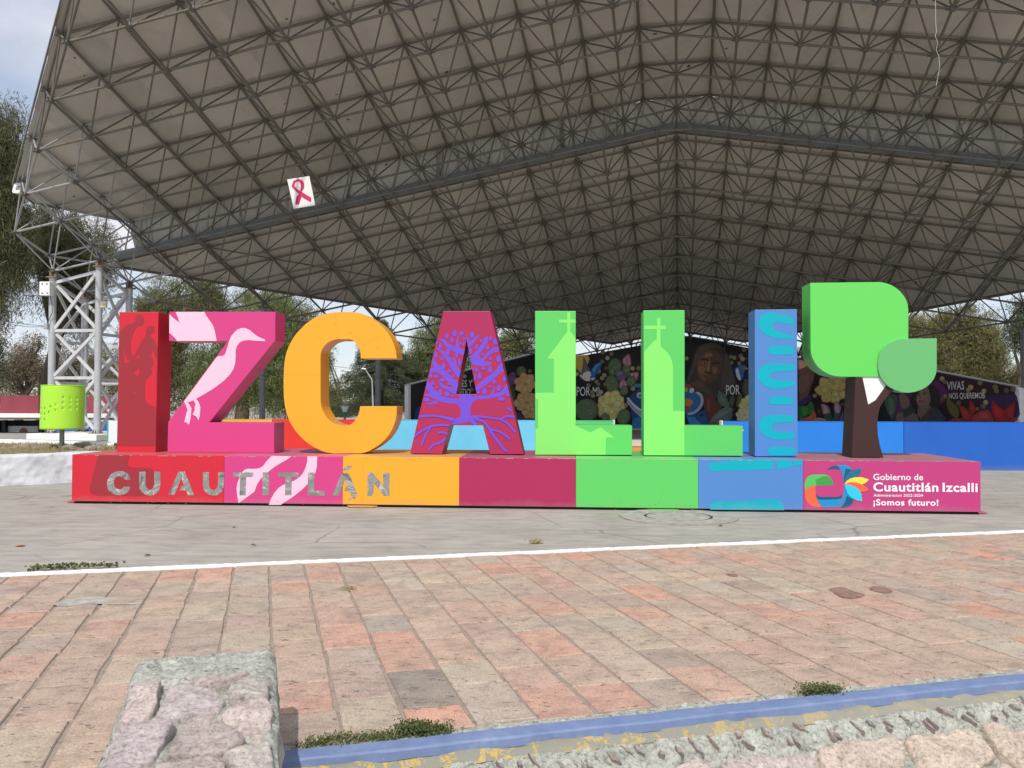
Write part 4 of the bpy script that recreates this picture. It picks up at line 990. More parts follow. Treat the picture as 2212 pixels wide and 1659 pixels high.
for x, y, a, b in [(640, 95, 30, 35), (750, 55, 32, 50), (710, 155, 24, 38), (840, 60, 30, 35), (885, 130, 25, 20), (822, 200, 14, 25), (875, 205, 18, 25), (550, 235, 25, 38), (655, 320, 32, 50), (485, 360, 26, 46), (570, 415, 32, 26), (695, 425, 17, 26), (778, 365, 24, 40), (820, 465, 27, 50), (590, 520, 30, 50), (670, 590, 34, 25), (730, 655, 17, 26), (410, 655, 24, 34), (490, 665, 40, 25), (575, 715, 40, 26), (665, 770, 25, 20), (440, 755, 24, 40), (500, 815, 14, 25), (545, 890, 32, 48), (645, 915, 40, 40), (720, 940, 22, 20), (355, 995, 50, 28), (995, 80, 32, 50), (1120, 160, 18, 28), (1060, 245, 22, 40), (1255, 125, 24, 36), (1325, 175, 35, 48), (1215, 255, 22, 36), (1145, 350, 18, 26), (1255, 410, 22, 24), (1370, 420, 34, 52), (1060, 570, 25, 34), (1150, 555, 34, 22), (1250, 570, 34, 48), (1100, 660, 30, 50), (975, 310, 25, 45), (1305, 740, 22, 36), (1245, 805, 17, 22), (1375, 830, 36, 44), (1170, 880, 34, 46), (1085, 890, 25, 22), (1410, 980, 52, 30), (1500, 930, 28, 20), (1450, 700, 22, 42), (500, 190, 12, 24), (1010, 560, 12, 25), (1035, 680, 14, 45)]:
    n_ = 14; P = []
    sk = rnd.uniform(-.3, .3)
    for k in range(n_):
        t = 2 * math.pi * k / n_ - math.pi / 2; r_ = 1 + (.22 if k == 0 else 0); P.append((x + a * math.cos(t) * .96 + (sk * b * .3 if k == 0 else 0), y + b * math.sin(t) * r_ * .96))
    pt.poly(kA, P, regions=REG)
S_([(740, 1275), (600, 1242), (450, 1217), (235, 1228)], [60, 36, 32, 34]); S_([(690, 1352), (550, 1348), (400, 1372), (260, 1450), (175, 1525)], [34, 30, 32, 32, 32]); S_([(410, 1372), (335, 1500), (280, 1645)], [30, 28, 28])
S_([(515, 1458), (600, 1455), (655, 1482)], [30, 28, 34]); S_([(640, 1525), (540, 1600), (450, 1625), (385, 1700)], [30, 34, 32, 30]); S_([(985, 1240), (1130, 1230), (1380, 1262), (1480, 1225), (1605, 1235)], [50, 28, 26, 32, 36])
S_([(1400, 1272), (1500, 1330), (1605, 1455)], [28, 30, 30]); S_([(1030, 1260), (1170, 1312), (1260, 1440), (1420, 1660), (1490, 1720)], [40, 32, 36, 34, 30]); S_([(1260, 1412), (1400, 1450), (1530, 1550)], [34, 30, 30]); S_([(975, 1275), (1055, 1350)], [70, 45]); S_([(1487, 1100), (1552, 1152)], [30, 28])
pt.done('painted_tree', P_pur, tA)

tL = letter('letter_sign', 'left green letter L, painted with a lime church tower and cross', [(292, 252), (650, 252), (650, 1258), (1147, 1262), (1145, 1522), (292, 1520)], kL, P_gr)
pt = Paint(LP)
pt.poly(kL, [(575, 263), (602, 263), (602, 328), (649, 328), (649, 356), (602, 358), (602, 430), (649, 493), (649, 1262), (680, 1277), (780, 1322), (867, 1277), (990, 1367), (915, 1368), (913, 1519), (295, 1518), (295, 1296), (318, 1283), (319, 1030), (295, 1028), (297, 973), (457, 972), (457, 674), (397, 671), (575, 435), (575, 357), (503, 355), (503, 328), (575, 328)]); pt.done('painted_church', P_lgr, tL)
tL2 = letter('letter_sign', 'right green letter L, painted with a lime domed chapel and cross', [(1247, 247), (1610, 245), (1610, 1262), (2123, 1265), (2123, 1530), (1250, 1525)], kL, P_gr)
pt = Paint(LP)
pt.poly(kL, [(1367, 312), (1396, 312), (1396, 381), (1445, 382), (1443, 412), (1396, 413), (1399, 566), (1430, 590), (1462, 622), (1485, 658), (1500, 700), (1507, 745), (1508, 1132), (1608, 1135), (1606, 1524), (1252, 1523), (1252, 612), (1352, 503), (1362, 515), (1365, 413), (1255, 413), (1257, 382), (1367, 381)]); pt.done('painted_chapel', P_lgr, tL2)
tB = letter('letter_sign', 'blue letter I painted with turquoise horseshoe shapes and bars', [(103, 337), (433, 333), (440, 1487), (105, 1487)], kT, P_bl)
pt = Paint(LP)
for q in ([(415, 432), (400, 452), (350, 447), (290, 432), (250, 440), (239, 465), (255, 492), (300, 515), (390, 537), (407, 550), (390, 565), (290, 562), (205, 540), (148, 500), (130, 450), (140, 400), (175, 370), (225, 362), (300, 372), (375, 393), (408, 412)],
          [(402, 767), (413, 790), (400, 815), (300, 822), (240, 832), (217, 855), (240, 880), (310, 890), (400, 895), (413, 914), (400, 935), (320, 953), (240, 955), (170, 925), (127, 875), (128, 825), (165, 778), (220, 762), (320, 760)],
          [(400, 1172), (406, 1195), (390, 1217), (300, 1222), (250, 1235), (231, 1260), (250, 1285), (300, 1295), (400, 1298), (416, 1322), (400, 1350), (290, 1357), (200, 1335), (148, 1293), (135, 1240), (152, 1192), (195, 1167), (300, 1162)]): pt.poly(kT, smoothp(q, 3))
for x0, y0, x1, y1 in ((205, 622, 410, 690), (210, 1018, 404, 1080), (205, 1411, 422, 1478)): pt.poly(kT, rrect(x0, y0, x1, y1, 32))
pt.done('painted_glyphs', P_cy, tB)

tT = thing('tree_emblem', 'giant stylised tree with bright green crown and brown trunk on the magenta plinth', 'tree sculpture', tuple(LP.hit(kT((980, 1495)))))
prism('trunk', [[(892, 866), (948, 866), (993, 1080), (1052, 1045), (1132, 932), (1215, 960), (1190, 968), (1155, 1000), (1120, 1045), (1085, 1100), (1070, 1160), (1064, 1230), (1068, 1310), (1085, 1405), (1113, 1495), (862, 1495), (880, 1150)]], kT, LP, DEP, P_trunk, tT)
prism('crown', [[(537, 127), (1085, 121), (1125, 128), (1165, 141), (1205, 163), (1240, 191), (1268, 225), (1290, 262), (1302, 300), (1306, 340), (1306, 866), (780, 863), (725, 856), (680, 843), (638, 820), (600, 790), (572, 752), (553, 715), (542, 678), (540, 640)]], kT, LP, DEP, P_lgr if False else paint('bright_green_crown_paint', (.135, .64, .115, 1), .42, .06), tT, off=.004)
prism('small_leaf', [[(1520, 563), (1520, 800), (1514, 840), (1498, 880), (1472, 915), (1440, 943), (1400, 965), (1350, 982), (1300, 989), (1240, 983), (1195, 968), (1150, 945), (1115, 914), (1088, 878), (1070, 840), (1062, 800), (1061, 750), (1068, 700), (1084, 660), (1108, 628), (1140, 600), (1175, 582), (1215, 571), (1260, 566)]], kT, LP, .30, P_leaf, tT, off=.05)
prism('white_panel', [[(940, 862), (1100, 862), (1150, 935), (1045, 1065), (993, 1090)]], kT, LP, .04, P_wht, tT, off=-.02, bev=.002)

# plinth
pl_ = thing('sign_plinth', 'long low multicoloured plinth under the giant letters, reading CUAUTITLÁN', 'plinth', tuple(fo))
xs_ = [155, 484, 740, 992, 1244, 1508.5, 1735, 2118.5]
X = [(FR.hit((x, 1045)) - fo).dot(SX) for x in xs_]
PDEP = 2.25
for i, mt in enumerate([P_red, P_pink, P_or, P_mar, P_gr, P_bl, P_mag]):
    a, b = X[i] + .0015, X[i + 1] - .0015
    mb = MB(); c = fo + SX * (a + b) / 2 + SYv * PDEP / 2; c.z = (.045 + HB_) / 2
    mb.box(c, SX * (b - a) / 2, SYv * PDEP / 2, (0, 0, (HB_ - .045) / 2)); bevel(mb.obj('painted_section', mt, pl_), .004)
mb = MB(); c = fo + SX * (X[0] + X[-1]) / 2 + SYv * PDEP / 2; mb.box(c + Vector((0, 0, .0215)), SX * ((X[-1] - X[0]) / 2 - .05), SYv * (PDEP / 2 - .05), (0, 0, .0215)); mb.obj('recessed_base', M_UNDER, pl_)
for x, mt in ((783, P_or), (1432, P_gr)):
    x = (FR.hit((x, 1095)) - fo).dot(SX); mb = MB(); vs = [fo + SX * (x + a) - SYv * b + Vector((0, 0, z)) for z in (.012, .030) for a, b in ((-.26, 0), (.26, 0), (.20, .09), (-.20, .09))]
    mb.add(vs, [(0, 1, 2, 3), (7, 6, 5, 4), (0, 4, 5, 1), (1, 5, 6, 2), (2, 6, 7, 3), (3, 7, 4, 0)]); mb.obj('foot_plate', mt, pl_)
for x, mt in ((X[-1], P_mag), (X[0], P_red)):
    sg = 1 if x > 0 else -1; mb = MB(); mb.box(fo + SX * (x + sg * .07) + SYv * .3 + Vector((0, 0, .02)), SX * .069, SYv * .22, (0, 0, .008)); mb.obj('foot_plate', mt, pl_)
for x in ((FR.hit(crop(1000, 1400, .6316)((1758, 200))) - fo).dot(SX), (FR.hit(kB2((1680, 400))) - fo).dot(SX)):
    mb = MB(); mb.box(fo + SX * x - SYv * .0015 + Vector((0, 0, HB_ / 2 + .02)), SX * .003, SYv * .001, (0, 0, HB_ / 2 - .035)); mb.obj('panel_seam', P_gr if x > 2 else P_or, pl_)
pt = Paint(FR)
pt.poly(kB1, [(355, 82), (740, 82), (722, 140), (712, 195), (722, 218), (760, 230), (880, 233), (970, 237), (1005, 248), (1027, 275), (1032, 320), (1030, 420), (1020, 480), (990, 535), (935, 572), (860, 578), (760, 574), (600, 572), (480, 568), (330, 570), (285, 556), (258, 530), (250, 490), (258, 455), (300, 280)]); pt.done('painted_figure', P_dred, pl_)
pt = Paint(FR)
pt.poly(kB2, [(612, 84), (845, 90), (790, 130), (700, 180), (640, 218), (600, 250), (540, 300), (480, 360), (440, 420), (410, 505), (225, 642), (208, 560), (199, 470), (212, 395), (240, 330), (268, 272), (295, 248), (330, 236), (390, 238), (440, 236), (485, 222), (515, 200), (550, 150)])
pt.poly(kB2, [(1033, 88), (1147, 90), (1143, 210), (1130, 270), (1095, 350), (1035, 415), (960, 490), (870, 560), (718, 662), (578, 662), (600, 600), (640, 525), (690, 465), (740, 430), (800, 405), (880, 375), (945, 330), (985, 280), (1012, 220), (1030, 150)]); pt.done('painted_feather', P_lpink, pl_)
pt = Paint(FR)
for q in ([(517, 300), (530, 270), (560, 257), (660, 255), (750, 248), (830, 232), (900, 212), (1480, 216), (1482, 355), (1240, 364), (1000, 373), (800, 376), (570, 385), (530, 365), (515, 335)], [(1535, 218), (1760, 222), (1760, 318), (1700, 334), (1620, 348), (1535, 352)], [(1786, 222), (1908, 226), (1903, 288), (1786, 308)], [(533, 962), (532, 900), (545, 860), (575, 838), (640, 834), (800, 842), (920, 838), (1080, 828), (1250, 816), (1500, 812), (1560, 822), (1605, 848), (1635, 890), (1643, 970)]): pt.poly(kB5, q)
pt.done('painted_strip', P_cy, pl_)
rs = random.Random(31); pt = Paint(FR, .0012, .00006); P_wear = paint('worn_pale_edge', (.50, .38, .36, 1), .7)
for _ in range(90):
    x = rs.uniform(160, 2112); yb = 983.5 + (x - 155) * (998 - 983.5) / 1963; L = rs.uniform(1.5, 12) * (1 if rs.random() < .8 else 2); h_ = rs.uniform(.1, .7)
    pt.poly(D, [(x, yb - .6), (x + L, yb - .6), (x + L * .8, yb + h_), (x + L * .4, yb + h_ * .6), (x + L * .1, yb + h_)])
pt.done('worn_edge', P_wear, pl_)['kind'] = 'stuff'
pt = Paint(FR, .0012, .00006); P_kn = paint('scraped_metal', (.20, .17, .16, 1), .7)
for _ in range(46):
    x = rs.uniform(165, 2100); yb = 1088 + (x - 155) * 24 / 1963 - abs(rs.gauss(0, 9)) - 1; q = rs.uniform(.4, 1.3)
    pt.poly(D, ell(x, yb, q * rs.uniform(.6, 2.2), q * .6, 7, rs.uniform(-.6, .6)))
pt.done('scrape', P_kn, pl_)['kind'] = 'stuff'
M_MIR = plain('weathered_mirror_metal', (.50, .50, .49, 1), .22, .85, .12, 3)
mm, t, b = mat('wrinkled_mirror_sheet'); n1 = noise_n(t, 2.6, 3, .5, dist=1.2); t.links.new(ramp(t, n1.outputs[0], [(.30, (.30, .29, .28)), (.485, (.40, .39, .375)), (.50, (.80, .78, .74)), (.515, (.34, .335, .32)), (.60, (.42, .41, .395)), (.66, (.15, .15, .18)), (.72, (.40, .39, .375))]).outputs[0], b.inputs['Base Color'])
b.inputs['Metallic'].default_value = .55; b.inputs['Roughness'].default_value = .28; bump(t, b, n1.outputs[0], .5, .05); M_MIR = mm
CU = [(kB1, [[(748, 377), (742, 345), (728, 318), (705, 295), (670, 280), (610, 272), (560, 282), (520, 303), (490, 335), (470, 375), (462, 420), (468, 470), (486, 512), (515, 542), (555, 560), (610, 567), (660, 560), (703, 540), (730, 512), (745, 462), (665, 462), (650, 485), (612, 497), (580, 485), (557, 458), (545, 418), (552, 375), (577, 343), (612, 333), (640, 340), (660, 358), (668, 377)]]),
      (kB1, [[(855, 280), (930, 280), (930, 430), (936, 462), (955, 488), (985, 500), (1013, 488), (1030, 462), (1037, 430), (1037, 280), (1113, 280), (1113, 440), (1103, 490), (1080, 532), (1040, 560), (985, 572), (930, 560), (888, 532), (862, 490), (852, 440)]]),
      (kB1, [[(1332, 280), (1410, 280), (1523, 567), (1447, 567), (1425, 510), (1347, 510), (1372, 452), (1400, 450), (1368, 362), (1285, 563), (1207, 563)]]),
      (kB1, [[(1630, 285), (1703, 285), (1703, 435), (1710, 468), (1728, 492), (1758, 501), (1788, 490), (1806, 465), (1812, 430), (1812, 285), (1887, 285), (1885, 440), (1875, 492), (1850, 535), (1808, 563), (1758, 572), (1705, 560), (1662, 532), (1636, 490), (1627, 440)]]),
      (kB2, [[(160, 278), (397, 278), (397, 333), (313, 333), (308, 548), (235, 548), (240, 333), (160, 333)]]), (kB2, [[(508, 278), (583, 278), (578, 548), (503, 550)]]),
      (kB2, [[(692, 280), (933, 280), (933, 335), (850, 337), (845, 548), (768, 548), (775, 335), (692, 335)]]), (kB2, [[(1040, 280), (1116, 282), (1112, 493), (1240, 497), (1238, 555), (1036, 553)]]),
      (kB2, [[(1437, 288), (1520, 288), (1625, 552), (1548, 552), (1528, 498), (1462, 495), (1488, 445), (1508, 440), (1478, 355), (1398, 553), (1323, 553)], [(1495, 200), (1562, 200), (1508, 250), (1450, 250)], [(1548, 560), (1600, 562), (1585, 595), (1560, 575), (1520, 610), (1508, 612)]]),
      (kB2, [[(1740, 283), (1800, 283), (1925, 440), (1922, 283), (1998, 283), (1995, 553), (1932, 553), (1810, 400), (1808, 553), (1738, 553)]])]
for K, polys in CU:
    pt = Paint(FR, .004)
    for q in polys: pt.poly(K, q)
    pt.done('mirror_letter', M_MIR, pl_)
# government emblem and lettering
def grad_poly(parts):
    for nm, pts_, mt in parts:
        pt.poly(kG, pts_); pt.done(nm, mt, pl_)
pt = Paint(FR, .002, .0005)
P_g2 = paint('dark_green_print', (.03, .20, .05, 1), .5, .02)
grad_poly([('emblem_ribbon', [(222, 412), (218, 345), (226, 305), (245, 272), (275, 252), (310, 244), (420, 242), (455, 250), (485, 268), (508, 300), (520, 335), (525, 358), (330, 360), (285, 363), (250, 380), (232, 398)], P_grp),
           ('emblem_ribbon', [(330, 300), (420, 262), (470, 262), (500, 290), (520, 335), (525, 358), (345, 359)], paint('shaded_green_print', (.05, .32, .07, 1), .5, .02)),
           ('emblem_ribbon', [(218, 420), (240, 390), (285, 365), (331, 362), (332, 440), (340, 490), (360, 540), (405, 592), (330, 590), (280, 572), (245, 540), (224, 495)], P_orp),
           ('emblem_ribbon', [(338, 450), (360, 473), (400, 482), (560, 482), (597, 470), (613, 452), (608, 515), (592, 552), (552, 592), (410, 592), (372, 550), (348, 505)], P_b2),
           ('emblem_ribbon', [(338, 450), (360, 473), (400, 482), (560, 482), (597, 470), (613, 452), (609, 495), (560, 508), (400, 512), (352, 505)], P_b1),
           ('emblem_ribbon', [(635, 350), (650, 400), (680, 450), (738, 512), (728, 550), (700, 578), (650, 594), (560, 594), (600, 555), (625, 500), (636, 420)], P_b2),
           ('emblem_ribbon', [(670, 470), (738, 512), (728, 550), (700, 578), (650, 594), (600, 594), (640, 550)], P_b1),
           ('emblem_ribbon', [(550, 143), (655, 142), (690, 155), (724, 190), (690, 212), (662, 258), (645, 310), (636, 335), (628, 270), (612, 215), (590, 178)], P_b2),
           ('emblem_ribbon', [(655, 180), (724, 190), (690, 212), (662, 258), (645, 310), (638, 330), (634, 270)], P_b1),
           ('emblem_ribbon', [(457, 187), (490, 162), (550, 144), (580, 160), (590, 187), (545, 180), (500, 183)], P_b1),
           ('emblem_petal', [(643, 320), (655, 265), (690, 218), (740, 190), (827, 175), (818, 220), (785, 258), (745, 275), (700, 288), (665, 310)], paint('teal_print', (.015, .15, .27, 1), .5, .02)),
           ('emblem_petal', [(640, 347), (665, 310), (705, 285), (760, 270), (830, 272), (903, 296), (870, 330), (830, 350), (770, 328), (700, 325)], P_yel),
           ('emblem_petal', [(642, 350), (690, 328), (760, 325), (825, 345), (870, 372), (903, 407), (850, 428), (800, 428), (760, 385), (700, 355)], P_orp),
           ('emblem_petal', [(638, 352), (690, 352), (750, 372), (795, 405), (822, 450), (830, 528), (775, 520), (715, 490), (672, 440)], P_b3)])
text('printed_line', 'Gobierno de', kG, (950, 300), (1482, 303), 68, FR, .004, P_text, pl_, .012)
text('printed_line', 'Cuautitlán', kG, (950, 420), (1645, 424), 96, FR, .004, P_text, pl_, .026); text('printed_line', 'Izcalli', kG, (1690, 424), (2065, 427), 96, FR, .004, P_text, pl_, .026)
text('printed_line', 'Administracion 2022-2024', kG, (953, 478), (1482, 481), 31, FR, .004, P_text, pl_, .012)
text('printed_line', '¡Somos futuro!', kG, (950, 570), (1645, 575), 66, FR, .004, P_text, pl_, .026)

# ------------------------------------------------------------------ low painted walls behind the sign
def lowwall(name, label, x0, x1, dep, ztop, mt, yaw=0.0, th=.25, grp='low painted parapet walls round the stage', z0=-.02, endm=None):
    a = on_depth((x0, 900), dep); b = on_depth((x1, 900), dep); t = thing(name, label, 'wall', ((a.x + b.x) / 2, dep, 0), grp)
    mb = MB(); mb.abox(a.x, b.x, dep, dep + th, z0, ztop - .012); bevel(mb.obj('wall_body', mt, t), .015)
    mb = MB(); mb.abox(a.x - .004, b.x + .004, dep - .006, dep + th + .006, ztop - .0125, ztop); bevel(mb.obj('coping', endm or mt, t), .005)
    return t
def chipped(name, c):
    mm, t, b = mat(name); n1 = noise_n(t, .7, 5, .6); n2 = noise_n(t, 5, 2, .4); n3 = noise_n(t, 40, 4, .6)
    k = mixc(t, 1.0, c, ramp(t, n1.outputs[0], [(.3, (.86, .86, .86)), (.7, (1.06, 1.06, 1.06))]).outputs[0], 'MULTIPLY')
    f = ramp(t, n2.outputs[0], [(.795, (0, 0, 0)), (.80, (1, 1, 1))]); k = mixc(t, f.outputs[0], k, (.7, .7, .68, 1))
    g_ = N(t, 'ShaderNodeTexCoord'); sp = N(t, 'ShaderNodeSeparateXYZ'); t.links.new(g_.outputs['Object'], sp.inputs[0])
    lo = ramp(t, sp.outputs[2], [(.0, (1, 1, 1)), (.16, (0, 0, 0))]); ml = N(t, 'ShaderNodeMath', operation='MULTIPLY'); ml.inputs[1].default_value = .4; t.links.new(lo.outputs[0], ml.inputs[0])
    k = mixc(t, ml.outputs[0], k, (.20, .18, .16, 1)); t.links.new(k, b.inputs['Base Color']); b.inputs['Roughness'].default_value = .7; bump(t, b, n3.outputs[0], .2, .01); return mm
ZT = H - (908 - 865.7) / F * 22.9
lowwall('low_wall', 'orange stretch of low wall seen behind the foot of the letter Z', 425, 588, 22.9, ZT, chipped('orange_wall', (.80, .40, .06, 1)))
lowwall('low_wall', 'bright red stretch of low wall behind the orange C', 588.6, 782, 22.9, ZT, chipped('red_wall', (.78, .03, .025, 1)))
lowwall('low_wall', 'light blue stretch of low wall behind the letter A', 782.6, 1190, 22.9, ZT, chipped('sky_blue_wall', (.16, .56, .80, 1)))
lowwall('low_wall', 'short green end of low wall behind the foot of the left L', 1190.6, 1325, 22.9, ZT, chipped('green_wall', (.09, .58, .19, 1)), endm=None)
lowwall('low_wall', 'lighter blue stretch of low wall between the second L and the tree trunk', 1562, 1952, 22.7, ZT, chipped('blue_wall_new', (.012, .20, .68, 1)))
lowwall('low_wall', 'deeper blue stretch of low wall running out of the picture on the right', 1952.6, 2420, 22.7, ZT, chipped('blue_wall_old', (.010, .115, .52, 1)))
fb = fbox('wall_end', (1325.3, 907), (1328, 1010), 22.895, .26, M_CURB, None, 0); tag(fb, 'white painted end face of the green low wall', 'wall')
fb = fbox('wall_end', (1559, 908.5), (1561.6, 1012), 22.69, .26, M_CURB, None, 0); tag(fb, 'white painted end face of the blue low wall', 'wall')
# platform with orange riser, seen between the two Ls
st = thing('stage_platform', 'low cream-topped platform with an orange riser, seen between the two Ls', 'platform', (5, 32, 0))
a = on_depth((1240, 960), 30.2).x; b = on_depth((1640, 960), 30.2).x
mb = MB(); mb.abox(a, b, 30.2, 34.5, 0, .215); bevel(mb.obj('riser', chipped('orange_riser', (.80, .30, .04, 1)), st), .01)
mb = MB(); mb.abox(a - .02, b + .02, 30.17, 34.52, .2155, .235); bevel(mb.obj('tread', plain('cream_concrete', (.66, .60, .50, 1), .8, 0, .06, 1), st), .005)
st2 = thing('stage_kerb', 'thin pale concrete kerb along the foot of the mural wall', 'kerb', (12, 54, 0))
mb = MB(); mb.abox(-6, 30, 53.0, 53.3, 0, .12); mb.obj('kerb_stone', plain('pale_concrete', (.45, .43, .40, 1), .85, 0, .1, 2), st2)

# left side: planter, bin, walls, kiosk
def limewash():
    mm, t, b = mat('lumpy_limewash'); n1 = noise_n(t, 2.2, 8, .6, dist=.3); n2 = noise_n(t, 14, 6, .7); n3 = noise_n(t, 5, 4, .6, dist=1)
    c = ramp(t, n1.outputs[0], [(.3, (.50, .52, .55)), (.5, (.58, .60, .63)), (.68, (.66, .67, .69))]).outputs[0]
    f = ramp(t, n3.outputs[0], [(.24, (1, 1, 1)), (.29, (0, 0, 0))]); c = mixc(t, f.outputs[0], c, (.20, .19, .18, 1))
    t.links.new(c, b.inputs['Base Color']); b.inputs['Roughness'].default_value = .85; p = bump(t, b, n1.outputs[0], .6, .06); bump(t, b, n2.outputs[0], .4, .015, p); return mm
M_LIME = limewash()
pa, pb = ground((-130, 1056)), ground((262, 1037))
pw = thing('planter_wall', 'low whitewashed rubble wall of the planter at the far left', 'wall', tuple((pa + pb) / 2))
d_ = (pb - pa); Lw = d_.length; ux = d_.normalized(); ny_ = Vector((-ux.y, ux.x, 0))
vs, fs = [], []; nx, prf = int(Lw / .05), []
hh = .62; th = .50
for k in range(14): prf.append((0.0 - .06 * (1 - k / 13), hh * k / 13))
for k in range(1, 9): prf.append((th * k / 8, hh + .012))
for k in range(1, 6): prf.append((th, hh * (1 - k / 5)))
for i in range(nx + 1):
    for k, (y, z) in enumerate(prf):
        p = pa + ux * (Lw * i / nx) + ny_ * y; q = Vector((i * .05 * 2.1, y * 2, z * 2.6)); e = noise.noise(q) * .06 + abs(noise.noise(q * 2.7)) * .05 + noise.noise(q * 6) * .015
        p = p - ny_ * e * (1 if k < 14 else .2); p.z = max(-.02, z + (noise.noise(q * 1.5 + Vector((9, 0, 0))) * .025 if 11 < k < 23 else 0)); vs.append(p)
np_ = len(prf)
for i in range(nx):
    for k in range(np_ - 1): fs.append((i * np_ + k, (i + 1) * np_ + k, (i + 1) * np_ + k + 1, i * np_ + k + 1))
obj('rubble_face', vs, fs, M_LIME, pw, True)
zs_ = .55
soil = plain('dry_planter_soil', (.30, .25, .17, 1), .95, 0, .3, 3, .5)
A_, B_ = pa + ny_ * .45, pb + ny_ * .45
bk0, bk1 = ground((-130, 951), zs_), ground((246, 964), zs_)
so = thing('planter_bed', 'dry grass planter bed behind the whitewashed wall, at the far left', 'planter', tuple((A_ + bk0) / 2))
vs, fs = [], []
nu, nv = 70, 26
for i in range(nu):
    for j in range(nv):
        s = i / (nu - 1); t = j / (nv - 1); p = (A_.lerp(B_, s)).lerp(bk0.lerp(bk1, s), t); p.z = zs_ - .03 + .05 * noise.noise(Vector((p.x * 1.3, p.y * 1.3, 0))) + .02 * noise.noise(Vector((p.x * 6, p.y * 6, 0))); vs.append(p)
for i in range(nu - 1):
    for j in range(nv - 1): fs.append((i * nv + j, i * nv + j + 1, (i + 1) * nv + j + 1, (i + 1) * nv + j))
obj('soil', vs, fs, soil, so, True)
mb = MB(); dk = (bk1 - bk0).normalized(); sk_ = Vector((-dk.y, dk.x, 0))
vs, fs = [], []
for i in range(90):
    p = bk0.lerp(bk1, i / 89); e = noise.noise(Vector((i * .3, 1, 1))) * .03
    for y, z in ((-.02, 0), (0, .10), (.25, .11), (.28, -zs_)): vs.append(p + sk_ * (y + e) + Vector((0, 0, z - .02 + e * .5)))
for i in range(89):
    for k in range(3): fs.append((4 * i + k, 4 * i + 4 + k, 4 * i + 5 + k, 4 * i + 1 + k))
obj('back_kerb', vs, fs, M_CURB, so, True)
vs, fs = [], []
for _ in range(9000):
    s, t = rnd.random(), rnd.random() * .9 + .02; p = (A_.lerp(B_, s)).lerp(bk0.lerp(bk1, s), t)
    if noise.noise(Vector((p.x * .8, p.y * .8, 4))) < -.12: continue
    h_ = rnd.uniform(.05, .19); d = Vector((rnd.gauss(0, .4), rnd.gauss(0, .4), 1)).normalized() * h_; x = Vector((rnd.gauss(0, 1), rnd.gauss(0, 1), 0)).normalized() * .009; p.z = zs_ - .03
    n = len(vs); vs += [p - x, p + x, p + d]; fs.append((n, n + 1, n + 2))
o = obj('dry_grass', vs, fs, FO_DRY, so); o['kind'] = 'stuff'
for k in range(16):
    x_ = 40 + k * 12 + rnd.uniform(-4, 4); c = ground((x_, 968 + rnd.uniform(-6, 3)), zs_); s_z = rnd.uniform(.10, .22)
    bm = bmesh.new(); bmesh.ops.create_icosphere(bm, subdivisions=2, radius=s_z)
    for v in bm.verts: v.co *= 1 + .35 * noise.noise(v.co * 6 + Vector((k * 7, 0, 0))); v.co.z *= .5; v.co += c
    me = bpy.data.meshes.new('rock'); bm.to_mesh(me); bm.free(); me.materials.append(M_RUBBLE); o = link('rock', me, so); o.color = (.36, .31, .25, 1)

# perforated bin
bc = ground((133, 968), zs_); dep = bc.y
bt, bb = on_depth((136, 833), dep).z, on_depth((130, 927), dep).z
rad = (on_depth((179, 880), dep) - on_depth((93, 880), dep)).x / 2; bx = on_depth((137, 833), dep).x; bx2 = on_depth((134, 927), dep).x
bn = thing('litter_bin', 'lime green perforated cylindrical litter bin on a grey post, in the planter', 'litter bin', tuple(bc))
P_lime = paint('lime_bin_paint', (.43, .80, .06, 1), .4, .12)
vs, fs = [], []; n = 96; rows = 24
holes = set()
drum_ax0, drum_ax1 = Vector((bx2, dep, bb)), Vector((bx, dep, bt))
for r_ in range(rows + 1):
    c = drum_ax0.lerp(drum_ax1, r_ / rows)
    for k in range(n): a = 2 * math.pi * k / n; vs.append(c + Vector((math.cos(a) * rad, math.sin(a) * rad, 0)))
# measured hole positions on the picture -> (angle, height)
hp = [(549, 432), (547, 494), (544, 556), (585, 557), (641, 557), (540, 618), (581, 618), (637, 619), (578, 680), (635, 681), (709, 539), (706, 601), (780, 520), (777, 581), (851, 440), (848, 501), (844, 563), (906, 442), (903, 503), (899, 565), (948, 443), (944, 504), (941, 566)]
for x, y in hp:
    t = (y - 805) / (290 - 805); cx_ = 727 + 22 * t; s = max(-1, min(1, (x - cx_) / 226)); a = -math.acos(s)
    k = int(round(a / (2 * math.pi) * n - .5)) % n; r_ = int(round(t * rows - .5)); holes.add((k, r_))
    holes.add(((k + 48) % n, r_))
for r_ in range(rows):
    for k in range(n):
        if (k, r_) in holes: continue
        fs.append((r_ * n + k, r_ * n + (k + 1) % n, (r_ + 1) * n + (k + 1) % n, (r_ + 1) * n + k))
o = obj('drum', vs, fs, P_lime, bn, True); s_m = o.modifiers.new('s', 'SOLIDIFY'); s_m.thickness = .008
vs, fs = [], []
for k in range(48):
    a = 2 * math.pi * k / 48
    for q in range(8): b_ = 2 * math.pi * q / 8; rr = rad + .012 * math.cos(b_); vs.append(drum_ax1 + Vector((math.cos(a) * rr, math.sin(a) * rr, .012 * math.sin(b_))))
for k in range(48):
    for q in range(8): fs.append((k * 8 + q, ((k + 1) % 48) * 8 + q, ((k + 1) % 48) * 8 + (q + 1) % 8, k * 8 + (q + 1) % 8))
obj('rim', vs, fs, P_lime, bn, True)
mb = MB(); mb.tube(drum_ax0 - Vector((0, 0, .001)), drum_ax0 + Vector((0, 0, .012)), rad - .01, n=48); mb.obj('bottom', P_lime, bn)
